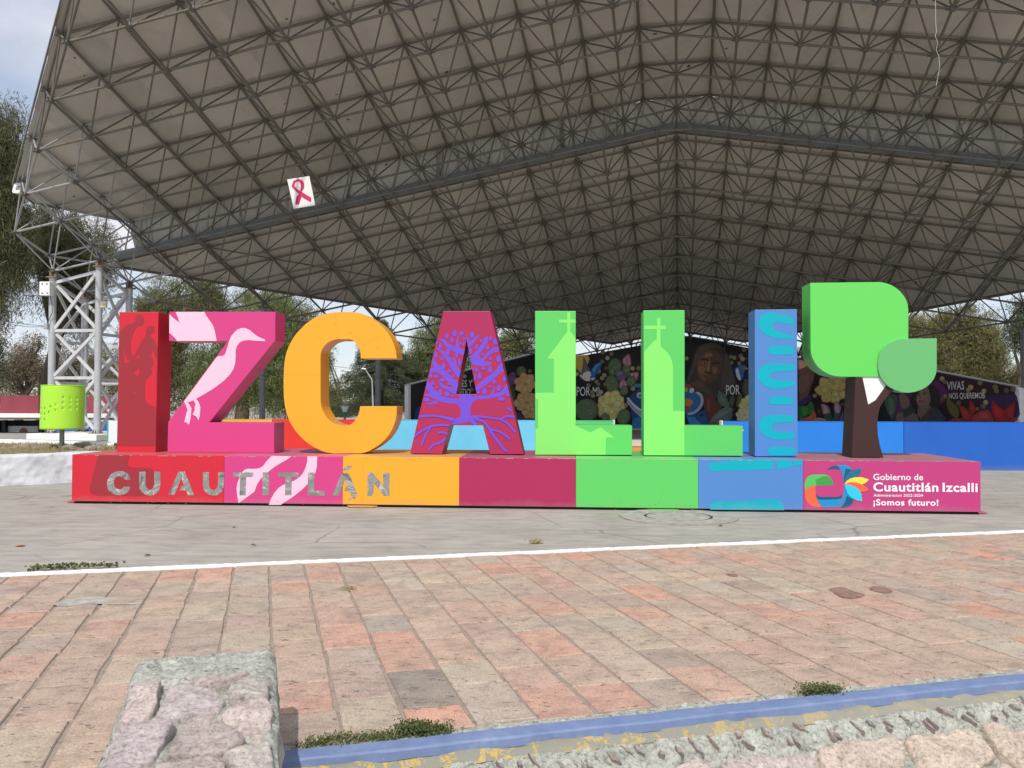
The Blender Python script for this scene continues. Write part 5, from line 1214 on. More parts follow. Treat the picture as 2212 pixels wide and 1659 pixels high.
mb = MB(); mb.abox(drum_ax0.x - .045, drum_ax0.x + .045, dep - .045, dep + .045, zs_ - .2, bb); bevel(mb.obj('post', plain('grey_post', (.27, .28, .27, 1), .5, .2, .1, 4), bn), .006)

# wall end panel, blue back wall, kiosk with maroon boards
wp = thing('wall_panel', 'white low wall end with a green painted edge beside the red I', 'wall', tuple(ground((243, 968))))
fbox('panel', (234, 909), (425, 968), 31.8, .25, M_CURBD, wp); fbox('green_edge', (231.3, 909), (233.8, 968), 31.795, .26, chipped('green_edge', (.07, .42, .16, 1)), wp, 0)
bw = thing('back_wall', 'blue low wall behind the lattice tower', 'wall', tuple(ground((170, 939))))
fbox('wall_body', (100, 910.5), (246, 940.5), 43.6, .25, chipped('blue_back_wall', (.03, .12, .52, 1)), bw); fbox('coping', (100, 908), (246, 910.3), 43.58, .29, M_CURB, bw, 0)
M_MARO = plain('maroon_board', (.27, .045, .065, 1), .6, 0, .15, 1.2)
kd = 46.0
kk = thing('kiosk', 'kiosk at the far left with white slab roof and maroon boards on top', 'kiosk', tuple(ground((60, 936))))
def kbox(nm, x0, y0, x1, y1, dp, th, mt, bev=.01): return fbox(nm, (x0, y0), (x1, y1), dp, th, mt, kk, bev)
for x0, x1 in ((-60, -2), (1, 83), (88, 255)): kbox('maroon_board', x0, 854 + (x1 > 90) * 1.5, x1, 893, kd - .8, .10, M_MARO)
kbox('board_post', 83.4, 853, 87.2, 896, kd - 1.0, .5, plain('dark_maroon', (.10, .02, .03, 1), .6))
kbox('slab_roof', -70, 893, 262, 903.5, kd - 1.4, 3.4, M_CURB, .03); kbox('roof_edge', -70, 903.6, 262, 907, kd - 1.2, 3.0, M_COLUMN)
for x in (8, 87, 170, 245): kbox('post', x - 4.5, 907.2, x + 3, 938, kd, .25, M_BLACK)
for x0, x1 in ((-40, -3), (17, 82), (93, 160), (176, 238)): kbox('white_panel', x0, 920, x1, 938, kd + .3, .06, M_CURBD)
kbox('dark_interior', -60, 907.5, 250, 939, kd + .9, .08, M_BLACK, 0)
lg = Paint(frontal(kd + .29), .004, .002); lg.poly(D, [(51 + 9.8 * math.cos(math.pi * k / 20) * (1 + .05 * (k % 2)), 937 - 13 * math.sin(math.pi * k / 20) * (1 + .05 * (k % 2))) for k in range(21)]); lg.done('round_logo', plain('tan_print', (.36, .20, .11, 1), .6), kk)
lg = Paint(frontal(kd + .29), .008, .002); lg.stroke(D, [(45, 935), (44, 930), (49, 927), (55, 929), (57, 934)], [1, 1, 1]); lg.stroke(D, [(48, 931), (52, 932), (51, 935)], [1, 1]); lg.done('logo_lines', plain('brown_print', (.12, .06, .03, 1), .6), kk)

# ------------------------------------------------------------------ mural walls
def wall_plane(p0, d0, p1, d1):
    a, b = on_depth(p0, d0), on_depth(p1, d1); v = b - a; v.z = 0; return Plane(a, v), a, b
WL, la, lb = wall_plane((883, 880), 50, (1166, 880), 56); WC = Plane((0, 56, 0), (1, 0, 0)); WR, ra, rb = wall_plane((1727, 880), 56, (2200, 880), 42.5)
def slab(name, outline, pl, th, mt, parent, off=0): return prism(name, [outline], D, pl, th, mt, parent, off, .01)
K0 = (.012, .012, .013, 1)
M_MBASE = plain('mural_black', (.020, .017, .019, 1), .7, 0, .5, .4); M_MBROWN = plain('mural_dark_brown', (.045, .02, .028, 1), .75, 0, .5, .4)
BY = 927
mw = thing('mural_wall', 'central gabled mural wall painted with a woman, birds, cactus and flowers', 'mural wall', (on_depth((1490, BY), 56).x, 56, 0), 'mural walls of the open-air stage')
slab('wall_body', [(1156, 786), (1490, 727), (1736, 774), (1736, BY), (1156, BY)], WC, .4, M_MBASE, mw)
ml = thing('mural_wall', 'left mural wing with a slanting top and a pale end post, behind the letter A', 'mural wall', (la.x, 50, 0), 'mural walls of the open-air stage')
slab('wall_body', [(887, 832), (1166, 763), (1166, 930), (887, 930)], WL, .4, M_MBASE, ml)
slab('end_post', [(881.5, 833), (887, 831.5), (887, 931), (881.5, 931)], WL, .42, M_CURB, ml, .02); slab('top_trim', [(881.5, 830.5), (1160, 761.5), (1160, 764), (881.5, 833)], WL, .44, plain('grey_trim', (.4, .4, .4, 1), .6), ml, .03)
mr = thing('mural_wall', 'right mural wing reading VIVAS NOS QUEREMOS, with a pale end post', 'mural wall', (rb.x, 48, 0), 'mural walls of the open-air stage')
slab('wall_body', [(1730, 748), (2194, 836.5), (2194, 933), (1730, 928)], WR, .4, M_MBROWN, mr)
slab('end_post', [(2193, 836.5), (2197, 836.5), (2202, 840), (2203, 933), (2193, 933)], WR, .42, M_CURB, mr, .02); slab('top_trim', [(1740, 747.5), (2195, 834), (2195, 836.6), (1740, 750)], WR, .44, plain('grey_trim', (.4, .4, .4, 1), .6), mr, .03)
gw = thing('back_building', 'plain grey building wall just showing above the mural', 'building', (14, 60, 0))
M_GW = plain('grey_render', (.30, .31, .34, 1), .8, 0, .06, .6)
prism('wall_body', [[(1205, 762), (1262, 766), (1262, 900), (1205, 900)]], D, frontal(60), 3, M_GW, gw, bev=.02); prism('wall_body', [[(1700, 752), (1740, 748), (1740, 900), (1700, 900)]], D, frontal(60), 3, M_GW, gw, bev=.02)

def sc_(c, k): return tuple(x * k for x in c)
class MPaint(Paint):
    def poly(s, K, pts, c=(0, 0, 0), regions=None, holes=()): return super().poly(K, pts, tuple(min(.85, x * 1.9) for x in c), regions, holes)
def petal(P, K, cx, cy, a, L, W, c, c2):
    ca, sa = math.cos(a), math.sin(a); f = lambda u, v: (cx + u * ca - v * sa, cy + u * sa + v * ca)
    P.poly(K, [f(.12 * L, 0), f(.35 * L, -.42 * W), f(.7 * L, -.5 * W), f(.88 * L, -.28 * W), f(L, .03 * W), f(.85 * L, .3 * W), f(.66 * L, .5 * W), f(.32 * L, .40 * W)], c2)
    P.poly(K, [f(.18 * L, 0), f(.38 * L, -.34 * W), f(.68 * L, -.40 * W), f(.84 * L, -.20 * W), f(.94 * L, .02 * W), f(.8 * L, .22 * W), f(.62 * L, .38 * W), f(.34 * L, .3 * W)], c)
    P.poly(K, [f(.15 * L, 0), f(.4 * L, -.12 * W), f(.66 * L, -.03 * W), f(.42 * L, .14 * W)], sc_(c, .82))
def flower(name, parent, pl, K, cx, cy, R_, n, c, rows=3, a0=0, squash=1.0, off=.03):
    P = MPaint(pl, off, .003); rs = random.Random(int(cx + cy))
    KK = lambda p: K((p[0], cy + (p[1] - cy) * squash))
    for r_ in range(min(rows, 2)):
        k = 1 - r_ * .36; m_ = max(5, n - 2 - r_ * 2)
        for i in range(m_):
            a = a0 + 2 * math.pi * i / m_ + r_ * .4 + rs.uniform(-.12, .12); kk_ = rs.uniform(.85, 1.12)
            petal(P, KK, cx, cy, a, R_ * k * rs.uniform(.9, 1.1), R_ * k * .74, sc_(c, (.9 + .12 * r_) * kk_), sc_(c, .66))
    P.poly(KK, ell(cx, cy, R_ * .17, R_ * .15, 10), sc_(c, .62)); return P.done(name, M_MURAL, parent)
def dots(parent, pl, K, pts, c=(.22, .175, .09)):
    P = MPaint(pl, .012, .003)
    for x, y, r_, k in pts: P.poly(K, ell(x, y, r_, r_, 14), sc_(c, k)); P.poly(K, ell(x - r_ * .15, y - r_ * .1, r_ * .75, r_ * .75, 12), sc_(c, k * 1.25))
    P.done('painted_light', M_MURAL, parent)
CF_O, CF_Y, CF_C = (.62, .34, .16), (.58, .47, .18), (.60, .50, .28)
# left wing: orange flowers, dark blue shape, words
flower('painted_flower', ml, WL, kA, 1735, 770, 160, 9, CF_O); flower('painted_flower', ml, WL, kA, 1745, 1030, 175, 10, sc_(CF_O, .92)); flower('painted_flower', ml, WL, kA, 1800, 1160, 120, 8, CF_O, 2)
P = MPaint(WL, .02, .003); P.poly(kA, smoothp([(1510, 640), (1580, 600), (1610, 660), (1590, 760), (1530, 790), (1490, 720)]), (.10, .055, .16)); P.poly(kA, ell(1685, 590, 70, 75, 14), (.075, .10, .045)); P.poly(kA, ell(1685, 585, 50, 60, 14), (.10, .13, .06)); P.poly(kA, smoothp([(1490, 820), (1560, 790), (1600, 900), (1580, 1100), (1520, 1120)]), (.045, .06, .03)); P.poly(kA, ell(1300, 1310, 130, 240, 18), (.015, .05, .14)); P.poly(kA, smoothp([(1600, 1150), (1700, 1210), (1860, 1240), (1860, 1290), (1600, 1290)]), (.06, .035, .08)); P.poly(kA, ell(260, 1230, 85, 150, 16), (.012, .035, .10)); P.done('painted_background', M_MURAL, ml)
dots(ml, WL, kA, [(888, 662, 28, 1), (1005, 720, 28, .5), (985, 850, 30, .45), (1805, 590, 30, .5), (420, 900, 26, .6)])
M_WORD = plain('mural_white', (.88, .88, .86, 1), .8, 0, .12, 3)
text('painted_word', 'ES Y', kA, (848, 812), (992, 808), 100, WL, .03, M_WORD, ml, .008); text('painted_word', 'MIEDO', kA, (742, 930), (966, 926), 96, WL, .03, M_WORD, ml, .008)
# centre: moon, swallow, prickly pear, dahlia, woman
P = MPaint(WC, .02, .003)
P.poly(kM2, [(180, 470), (470, 405), (500, 470), (470, 560), (400, 680), (280, 755), (180, 780)], (.50, .26, .05)); P.poly(kM2, [(180, 480), (400, 430), (390, 560), (340, 680), (180, 740)], (.62, .30, .05)); P.done('painted_moon', M_MURAL, mw)
P = MPaint(WC, .04, .003)
P.poly(kM2, [(398, 440), (430, 480), (470, 570), (505, 640), (510, 680), (440, 700), (375, 690), (390, 560)], (.055, .06, .075)); P.poly(kM2, [(405, 470), (440, 560), (480, 660), (420, 680), (395, 600)], (.09, .10, .12))
P.poly(kM2, [(700, 505), (690, 570), (640, 680), (590, 745), (530, 745), (515, 680), (540, 620), (590, 560)], (.015, .09, .26)); P.poly(kM2, [(690, 530), (600, 640), (560, 700), (545, 640), (600, 570)], (.05, .20, .42))
P.poly(kM2, smoothp([(340, 735), (400, 700), (470, 670), (515, 690), (520, 770), (500, 825), (440, 825), (380, 790)]), (.50, .44, .38)); P.poly(kM2, [(270, 610), (330, 660), (390, 720), (385, 745), (340, 720), (270, 670)], (.02, .08, .20))
P.poly(kM2, smoothp([(505, 760), (550, 740), (595, 765), (580, 810), (520, 830)]), (.02, .09, .24)); P.poly(kM2, [(515, 780), (580, 775), (570, 805), (535, 810)], (.55, .56, .58)); P.poly(kM2, [(588, 755), (608, 768), (590, 775)], (.1, .1, .1)); P.done('painted_swallow', M_MURAL, mw)
P = MPaint(WC, .02, .003)
CG = (.075, .115, .055)
for q in ((905, 600, 110, 140, .1), (1088, 650, 60, 120, 0), (855, 880, 105, 150, -.2), (860, 680, 60, 60, 0), (1160, 830, 75, 90, .4), (1045, 980, 70, 80, 0), (450, 1290, 190, 180, 0), (1040, 1400, 105, 130, .3), (740, 1400, 70, 60, 0)):
    P.poly(kM2, ell(q[0], q[1], q[2], q[3], 22, q[4]), sc_(CG, .72)); P.poly(kM2, ell(q[0] - q[2] * .06, q[1] - q[3] * .05, q[2] * .86, q[3] * .88, 22, q[4]), sc_(CG, 1.0)); 
    for _ in range(9):
        a = rnd.uniform(0, 6.3); r_ = rnd.uniform(.1, .75); P.poly(kM2, ell(q[0] + q[2] * r_ * math.cos(a), q[1] + q[3] * r_ * math.sin(a), 7, 9, 5), (.22, .26, .16))
P.done('painted_cactus', M_MURAL, mw)
P = MPaint(WC, .06, .003)
P.poly(kM2, ell(1000, 745, 88, 88, 20), (.075, .055, .11)); P.poly(kM2, ell(985, 710, 55, 38, 16), (.16, .13, .20)); P.poly(kM2, ell(1015, 770, 60, 55, 16), (.10, .07, .15)); P.done('painted_fig', M_MURAL, mw)
P = MPaint(WC, .07, .003)
for q in ([(1130, 395), (1165, 540), (1140, 585), (1040, 555), (1022, 490), (1060, 440)], [(1280, 685), (1265, 790), (1215, 850), (1150, 770), (1140, 705), (1200, 690)], [(1030, 800), (1100, 860), (1095, 915), (1040, 960), (990, 975), (965, 880)]):
    P.poly(kM2, smoothp(q, 3), (.26, .10, .14)); cx_ = sum(x for x, _ in q) / 6; cy_ = sum(y for _, y in q) / 6; P.poly(kM2, smoothp([(cx_ + (x - cx_) * .7, cy_ + (y - cy_) * .75) for x, y in q], 3), (.42, .19, .24)); P.poly(kM2, smoothp([(cx_ + (x - cx_) * .25, cy_ + (y - cy_) * .7) for x, y in q], 3), (.30, .12, .16))
P.done('painted_bud', M_MURAL, mw)
dots(mw, WC, kM2, [(785, 460, 36, 1.2), (710, 360, 35, .7), (850, 390, 35, .55), (735, 735, 36, .9), (700, 780, 36, .8), (640, 665, 40, .8), (610, 840, 35, .55), (640, 880, 30, .5), (700, 515, 34, .45), (1185, 625, 36, 1.1), (1280, 620, 36, .7), (1190, 950, 38, 1.0), (1080, 1215, 36, .8), (550, 1060, 38, .8), (680, 1005, 36, 1.0), (480, 900, 36, .6), (750, 880, 34, .45), (540, 1005, 34, .6), (765, 625, 34, .3)])
flower('painted_flower', mw, WC, kM2, 840, 1215, 265, 11, CF_Y, 3, .2, .93, .08)
text('painted_word', 'POR MI,', kM2, (288, 1062), (682, 1068), 150, WC, .09, M_WORD, mw, .004)
P = MPaint(WC, .08, .003)     # blue dress with lace
P.poly(kM2, [(1340, 905), (1200, 1020), (1120, 1100), (1150, 1200), (1180, 1500), (1190, 1590), (1340, 1590)], (.012, .055, .14)); P.poly(kM2, smoothp([(1180, 1590), (1200, 1450), (1290, 1390), (1345, 1380), (1345, 1590)]), (.02, .13, .30)); P.poly(kM2, rrect(1195, 870, 1345, 928, 20), (.05, .16, .26))
for k in range(13):
    t = k / 12; x, y = 1110 + 210 * t, 1105 + 190 * t + 20 * math.sin(t * 3); P.poly(kM2, ell(x, y, 19, 16, 8), (.50, .53, .60)); P.poly(kM2, ell(x + 10, y + 50 + 30 * t, 26, 34, 10), (.36, .38, .44)); P.poly(kM2, ell(x + 10, y + 50 + 30 * t, 15, 22, 8), (.06, .08, .14))
P.poly(kM2, ell(1295, 1055, 48, 48, 12), (.42, .44, .50)); P.poly(kM2, ell(1300, 1060, 30, 30, 12), (.12, .14, .2)); P.done('painted_dress', M_MURAL, mw)
P = MPaint(WC, .04, .004)     # the woman in the centre (seen between the second L and the blue I)
HAIR, SK = (.040, .034, .030), (.13, .065, .038)
P.poly(kM3, smoothp([(540, 208), (640, 225), (730, 290), (790, 380), (830, 520), (880, 660), (930, 820), (940, 900), (900, 1010), (640, 1110), (560, 1060), (300, 900), (120, 860), (160, 740), (210, 600), (240, 470), (280, 350), (360, 265), (450, 218)], 3), HAIR)
P.poly(kM3, smoothp([(400, 240), (540, 215), (640, 240), (720, 320), (600, 300), (480, 330), (380, 420), (300, 520), (250, 700), (160, 820), (240, 560), (300, 360)], 3), (.062, .054, .048))
P.poly(kM3, smoothp([(780, 400), (860, 620), (910, 820), (880, 980), (760, 1020), (700, 880), (720, 620)], 3), (.058, .050, .045))
P.poly(kM3, [(130, 880), (290, 800), (330, 790), (520, 860), (560, 1040), (640, 1180), (700, 1250), (640, 1320), (560, 1470), (460, 1360), (430, 1300), (380, 1070), (180, 920)], (.060, .036, .026))
P.poly(kM3, smoothp([(300, 830), (420, 860), (470, 960), (540, 1040), (430, 1010), (330, 930), (200, 880)], 3), (.085, .050, .034))
P.poly(kM3, smoothp([(560, 330), (640, 360), (700, 450), (705, 560), (680, 680), (620, 780), (540, 850), (460, 870), (380, 820), (320, 720), (295, 600), (300, 510), (350, 420), (450, 350)], 3), (.085, .042, .026))
P.poly(kM3, smoothp([(430, 380), (530, 350), (520, 480), (500, 640), (480, 740), (440, 830), (370, 790), (320, 690), (310, 560), (350, 460)], 3), SK)
P.poly(kM3, smoothp([(450, 400), (530, 380), (560, 420), (500, 440), (420, 440)], 3), (.20, .10, .058)); P.poly(kM3, smoothp([(330, 600), (400, 590), (430, 640), (400, 710), (345, 690)], 3), (.19, .095, .055))
P.poly(kM3, smoothp([(560, 590), (620, 600), (640, 660), (590, 720), (550, 680)], 3), (.15, .08, .05)); P.poly(kM3, smoothp([(485, 500), (515, 500), (510, 640), (490, 670), (470, 660)], 3), (.21, .115, .07))
P.poly(kM3, smoothp([(440, 655), (480, 690), (530, 680), (550, 700), (490, 712), (440, 690)], 3), (.045, .022, .016))
P.poly(kM3, smoothp([(370, 470), (430, 465), (500, 490), (490, 510), (430, 492), (380, 500)], 2), (.030, .018, .014)); P.poly(kM3, smoothp([(560, 530), (620, 520), (670, 540), (660, 560), (610, 545), (565, 555)], 2), (.028, .016, .013))
P.poly(kM3, smoothp([(390, 530), (430, 520), (465, 545), (430, 558), (395, 550)], 2), (.17, .12, .095)); P.poly(kM3, ell(428, 540, 15, 16, 10), (.02, .012, .01)); P.poly(kM3, smoothp([(575, 590), (610, 580), (640, 595), (610, 605)], 2), (.12, .08, .06)); P.poly(kM3, ell(608, 592, 12, 11, 10), (.02, .012, .01))
P.poly(kM3, smoothp([(410, 745), (450, 728), (475, 736), (515, 738), (525, 755), (480, 790), (430, 775)], 2), (.13, .045, .035)); P.poly(kM3, [(415, 748), (470, 752), (522, 755), (470, 760)], (.03, .012, .01)); P.done('painted_woman', M_MURAL, mw)
P = MPaint(WC, .06, .003)
P.poly(kM3, [(120, 870), (190, 880), (250, 960), (120, 940)], (.24, .05, .045)); P.poly(kM3, [(430, 1060), (560, 1080), (640, 1180), (700, 1240), (600, 1330), (540, 1520), (470, 1400), (450, 1200)], (.10, .028, .022)); P.poly(kM3, [(470, 1110), (520, 1110), (500, 1330), (470, 1290)], (.16, .045, .035))
P.poly(kM3, [(120, 910), (260, 990), (350, 1040), (420, 1200), (330, 1320), (120, 1350)], (.02, .12, .27)); P.poly(kM3, [(120, 1350), (330, 1330), (430, 1290), (510, 1530), (180, 1530)], (.012, .07, .20)); P.poly(kM3, [(140, 1400), (260, 1400), (380, 1530), (200, 1530)], (.03, .17, .38))
P.poly(kM3, smoothp([(120, 1110), (200, 1120), (245, 1170), (190, 1230), (120, 1210)]), (.50, .15, .03)); P.poly(kM3, ell(130, 970, 30, 35, 12), (.55, .26, .03)); P.poly(kM3, ell(150, 1270, 35, 50, 12), (.35, .03, .03))
for k in range(22):
    t = k / 21; a = -1.3 + t * 2.9; x = 270 + 165 * math.cos(a) * (1 - .2 * t) - t * 90; y = 1160 + 150 * math.sin(a) + 40 * t; P.poly(kM3, ell(x, y, 30, 17, 9, a + 1.2), (.40, .43, .50)); P.poly(kM3, ell(x, y, 20, 8, 8, a + 1.2), (.12, .16, .26))
P.poly(kM3, ell(215, 980, 36, 45, 10, .5), (.40, .43, .50)); P.poly(kM3, [(345, 1358), (405, 1358), (400, 1382), (345, 1382)], (.01, .01, .01)); P.done('painted_dress', M_MURAL, mw)
P = MPaint(WC, .07, .003)
for q, c in (([(655, 980), (720, 1030), (790, 1110), (825, 1240), (740, 1245), (660, 1190), (635, 1100)], (.075, .10, .085)), ([(870, 1260), (860, 1330), (700, 1420), (505, 1510), (540, 1430), (620, 1330), (750, 1250)], (.085, .115, .095)), ([(860, 1330), (850, 1440), (700, 1520), (510, 1520), (650, 1430)], (.065, .09, .075)), ([(870, 1050), (910, 1110), (880, 1230), (830, 1220), (820, 1130)], (.05, .06, .03)), ([(960, 1060), (1000, 1010), (1040, 1120), (990, 1240), (930, 1220)], (.055, .065, .03)), ([(1080, 800), (1130, 850), (1140, 1050), (1060, 1080), (1030, 900)], (.05, .052, .03))):
    P.poly(kM3, smoothp(q, 3), c); P.poly(kM3, smoothp([(sum(x for x, _ in q) / len(q) * .45 + x * .55, sum(y for _, y in q) / len(q) * .45 + y * .55) for x, y in q], 3), sc_(c, 1.35))
P.done('painted_leaf', M_MURAL, mw)
flower('painted_flower', mw, WC, kM3, 1120, 1200, 150, 9, CF_Y, 3, .3, 1, .09); flower('painted_flower', mw, WC, kM3, 1060, 1370, 150, 10, CF_C, 3, .1, .9, .12); flower('painted_flower', mw, WC, kM3, 1220, 1330, 170, 10, CF_C, 3, .5, 1, .10)
P = MPaint(WC, .06, .003); P.poly(kM3, smoothp([(1020, 570), (1070, 575), (1090, 610), (1060, 680), (1050, 760), (1010, 820), (960, 790), (920, 700), (910, 630), (960, 590)], 3), (.02, .10, .30)); P.poly(kM3, smoothp([(930, 650), (960, 620), (985, 700), (1010, 790), (980, 815), (940, 750)], 3), (.42, .44, .48)); P.poly(kM3, smoothp([(1030, 600), (1085, 600), (1085, 650), (1030, 655)], 2), (.20, .085, .05)); P.poly(kM3, [(1085, 605), (1125, 635), (1085, 640)], (.3, .3, .3)); P.done('painted_bluebird', M_MURAL, mw)
dots(mw, WC, kM3, [(145, 465, 32, 1.0), (1065, 325, 38, .6), (1010, 425, 38, .6), (1040, 475, 38, 1.1), (850, 440, 34, .6), (905, 455, 36, .7), (860, 535, 34, .5), (985, 545, 34, .6), (740, 1075, 36, .95), (1090, 830, 34, .5)])
text('painted_word', 'POR', kM3, (770, 1045), (988, 1042), 160, WC, .12, M_WORD, mw, .006)
# between the blue I and the trunk: arm, skirt colours, yellow lily, buds
P = MPaint(WR, .03, .004)
P.poly(kM4, smoothp([(150, 0), (290, 0), (380, 130), (470, 220), (500, 330), (450, 480), (400, 640), (350, 740), (240, 820), (140, 870), (140, 120)], 3), (.14, .085, .070)); P.poly(kM4, smoothp([(180, 0), (260, 20), (300, 200), (270, 250), (200, 160)], 3), (.20, .10, .09)); P.poly(kM4, smoothp([(160, 380), (300, 290), (400, 300), (380, 500), (300, 650), (160, 640)], 3), (.18, .115, .095)); P.poly(kM4, smoothp([(210, 165), (290, 160), (280, 250), (240, 240)], 2), (.28, .06, .06)); P.done('painted_arm', M_MURAL, mr)
P = MPaint(WR, .05, .004)
P.poly(kM4, [(140, 870), (350, 740), (440, 690), (450, 800), (300, 920), (140, 985)], (.06, .035, .13)); P.poly(kM4, smoothp([(140, 990), (250, 940), (340, 940), (440, 835), (490, 930), (495, 1040), (400, 1110), (280, 1180), (190, 1255), (140, 1255)], 3), (.03, .16, .045)); P.poly(kM4, smoothp([(260, 960), (350, 950), (370, 1080), (300, 1150), (250, 1060)], 3), (.05, .24, .06)); P.poly(kM4, [(500, 1020), (550, 1130), (545, 1258), (220, 1258), (260, 1200), (400, 1150)], (.42, .12, .05)); P.poly(kM4, [(230, 1200), (380, 1200), (380, 1258), (210, 1258)], (.36, .13, .12)); P.poly(kM4, [(1110, 1020), (1110, 1258), (1000, 1258)], (.10, .07, .24)); P.done('painted_dress', M_MURAL, mr)
flower('painted_flower', mr, WR, kM4, 870, 610, 330, 9, (.62, .42, .15), 2, .35, .95, .06); flower('painted_flower', mr, WR, kM4, 1120, 420, 260, 8, (.62, .42, .14), 2, .1, 1, .05)
P = MPaint(WR, .09, .003)
for q in ([(655, 925), (690, 890), (780, 930), (840, 1010), (835, 1090), (760, 1110), (700, 1110), (680, 1010)], [(965, 830), (1040, 900), (1075, 980), (1040, 1090), (970, 1100), (925, 1020), (925, 920)]): P.poly(kM4, smoothp(q, 3), (.26, .16, .22)); cx_ = sum(x for x, _ in q) / len(q); cy_ = sum(y for _, y in q) / len(q); P.poly(kM4, smoothp([(cx_ + (x - cx_) * .5, cy_ + (y - cy_) * .8) for x, y in q], 3), (.38, .26, .32))
P.poly(kM4, [(700, 1110), (860, 1080), (930, 1258), (760, 1258)], (.05, .07, .05)); P.poly(kM4, [(930, 1090), (1060, 1080), (1000, 1258), (920, 1258)], (.06, .085, .06)); P.poly(kM4, smoothp([(540, 1190), (650, 1180), (760, 1215), (760, 1258), (540, 1258)], 2), (.36, .20, .24)); P.done('painted_bud', M_MURAL, mr)
dots(mr, WR, kM4, [(505, 725, 46, 1.0), (600, 1050, 46, .25), (1085, 900, 40, .35)])
# right wing
P = MPaint(WR, .02, .003)
P.poly(kM5, smoothp([(330, 440), (520, 420), (520, 560), (480, 770), (280, 775), (330, 600)], 2), (.10, .022, .10)); P.poly(kM5, smoothp([(820, 250), (900, 300), (980, 420), (900, 560), (800, 480), (760, 330)], 3), (.085, .022, .085)); P.poly(kM5, smoothp([(1450, 480), (1800, 420), (1880, 500), (1870, 760), (1400, 700)], 3), (.035, .018, .055)); P.done('painted_glow', M_MURAL, mr)
P = MPaint(WR, .04, .003)
P.poly(kM5, smoothp([(140, 490), (250, 430), (320, 440), (335, 560), (300, 700), (270, 775), (95, 775), (95, 640)], 3), (.012, .016, .016)); P.poly(kM5, smoothp([(175, 480), (260, 430), (325, 450), (330, 560), (300, 680), (270, 760), (220, 690), (180, 590)], 3), (.05, .085, .06)); P.poly(kM5, smoothp([(230, 480), (280, 520), (290, 640), (250, 700), (220, 600)], 3), (.085, .13, .095)); P.done('painted_leaf', M_MURAL, mr)
P = MPaint(WR, .05, .003)
P.poly(kM5, smoothp([(520, 440), (600, 390), (720, 300), (800, 320), (870, 400), (880, 520), (860, 620), (780, 600), (680, 560), (560, 600), (500, 520)], 3), (.022, .018, .018))
P.poly(kM5, smoothp([(600, 420), (700, 330), (740, 380), (760, 480), (740, 570), (660, 600), (600, 570), (575, 500)], 3), (.16, .105, .08)); P.poly(kM5, smoothp([(600, 440), (660, 380), (680, 480), (650, 560), (600, 545)], 3), (.20, .135, .105))
P.poly(kM5, [(600, 590), (740, 570), (770, 600), (700, 700), (640, 775), (590, 680)], (.13, .085, .07)); P.poly(kM5, smoothp([(600, 520), (630, 505), (680, 515), (650, 540), (615, 535)], 2), (.16, .05, .045)); P.poly(kM5, [(590, 425), (630, 415), (632, 425), (592, 435)], (.02, .015, .012)); P.poly(kM5, [(655, 410), (710, 410), (710, 420), (656, 422)], (.02, .015, .012)); P.poly(kM5, ell(612, 445, 12, 6, 8), (.03, .02, .02)); P.poly(kM5, ell(683, 433, 16, 7, 8), (.03, .02, .02)); P.poly(kM5, smoothp([(625, 440), (640, 445), (642, 490), (622, 490)], 2), (.11, .07, .055))
P.poly(kM5, smoothp([(640, 775), (700, 690), (770, 600), (860, 620), (920, 690), (955, 775)], 2), (.030, .040, .048)); P.poly(kM5, [(760, 600), (780, 610), (720, 775), (680, 775)], (.10, .03, .025))
P.poly(kM5, smoothp([(365, 440), (420, 425), (480, 480), (500, 560), (480, 610), (400, 610), (375, 540)], 3), (.15, .10, .08)); P.poly(kM5, smoothp([(330, 700), (390, 660), (430, 690), (425, 775), (340, 775)], 3), (.14, .095, .075)); P.poly(kM5, smoothp([(425, 640), (520, 590), (580, 640), (540, 700), (430, 740)], 3), (.02, .045, .03)); P.poly(kM5, [(430, 740), (560, 670), (600, 700), (620, 775), (470, 775)], (.13, .085, .07)); P.done('painted_woman', M_MURAL, mr)
P = MPaint(WR, .06, .003)
for q, c in (([(1115, 545), (1220, 610), (1290, 690), (1300, 775), (1190, 775), (1150, 660)], (.22, .02, .02)), ([(1280, 500), (1330, 560), (1360, 640), (1300, 720), (1255, 620), (1260, 540)], (.17, .018, .018)), ([(1300, 720), (1400, 650), (1500, 630), (1560, 690), (1580, 775), (1300, 775)], (.25, .03, .03)), ([(1560, 510), (1640, 580), (1720, 640), (1740, 775), (1600, 775), (1555, 640)], (.24, .016, .018)), ([(1720, 640), (1800, 560), (1858, 530), (1860, 640), (1830, 775), (1735, 775)], (.20, .014, .016)), ([(1000, 775), (1060, 740), (1200, 745), (1230, 775)], (.20, .02, .02)), ([(1780, 775), (1885, 720), (1885, 775)], (.24, .02, .02))):
    P.poly(kM5, q, c); m_ = (sum(x for x, _ in q) / len(q), sum(y for _, y in q) / len(q)); P.poly(kM5, [(m_[0] * .45 + x * .55, m_[1] * .45 + y * .55) for x, y in q], sc_(c, 1.35))
P.poly(kM5, smoothp([(985, 480), (1060, 540), (1130, 610), (1140, 700), (1110, 740), (1040, 700), (985, 600)], 3), (.085, .075, .02)); P.done('painted_flower', M_MURAL, mr)
dots(mr, WR, kM5, [(905, 232, 33, 1.1), (940, 270, 30, .45), (1275, 342, 35, 1.1), (1245, 375, 30, .8), (1398, 285, 33, .6), (1450, 390, 33, 1.0), (1440, 455, 32, .7), (1598, 340, 38, .45), (1615, 390, 32, .45), (1745, 385, 35, .35), (1830, 370, 34, .4), (1478, 538, 33, 1.1), (1450, 590, 34, .4), (955, 460, 28, .7), (925, 490, 30, .3), (1135, 545, 34, .35), (1375, 620, 22, .5)])
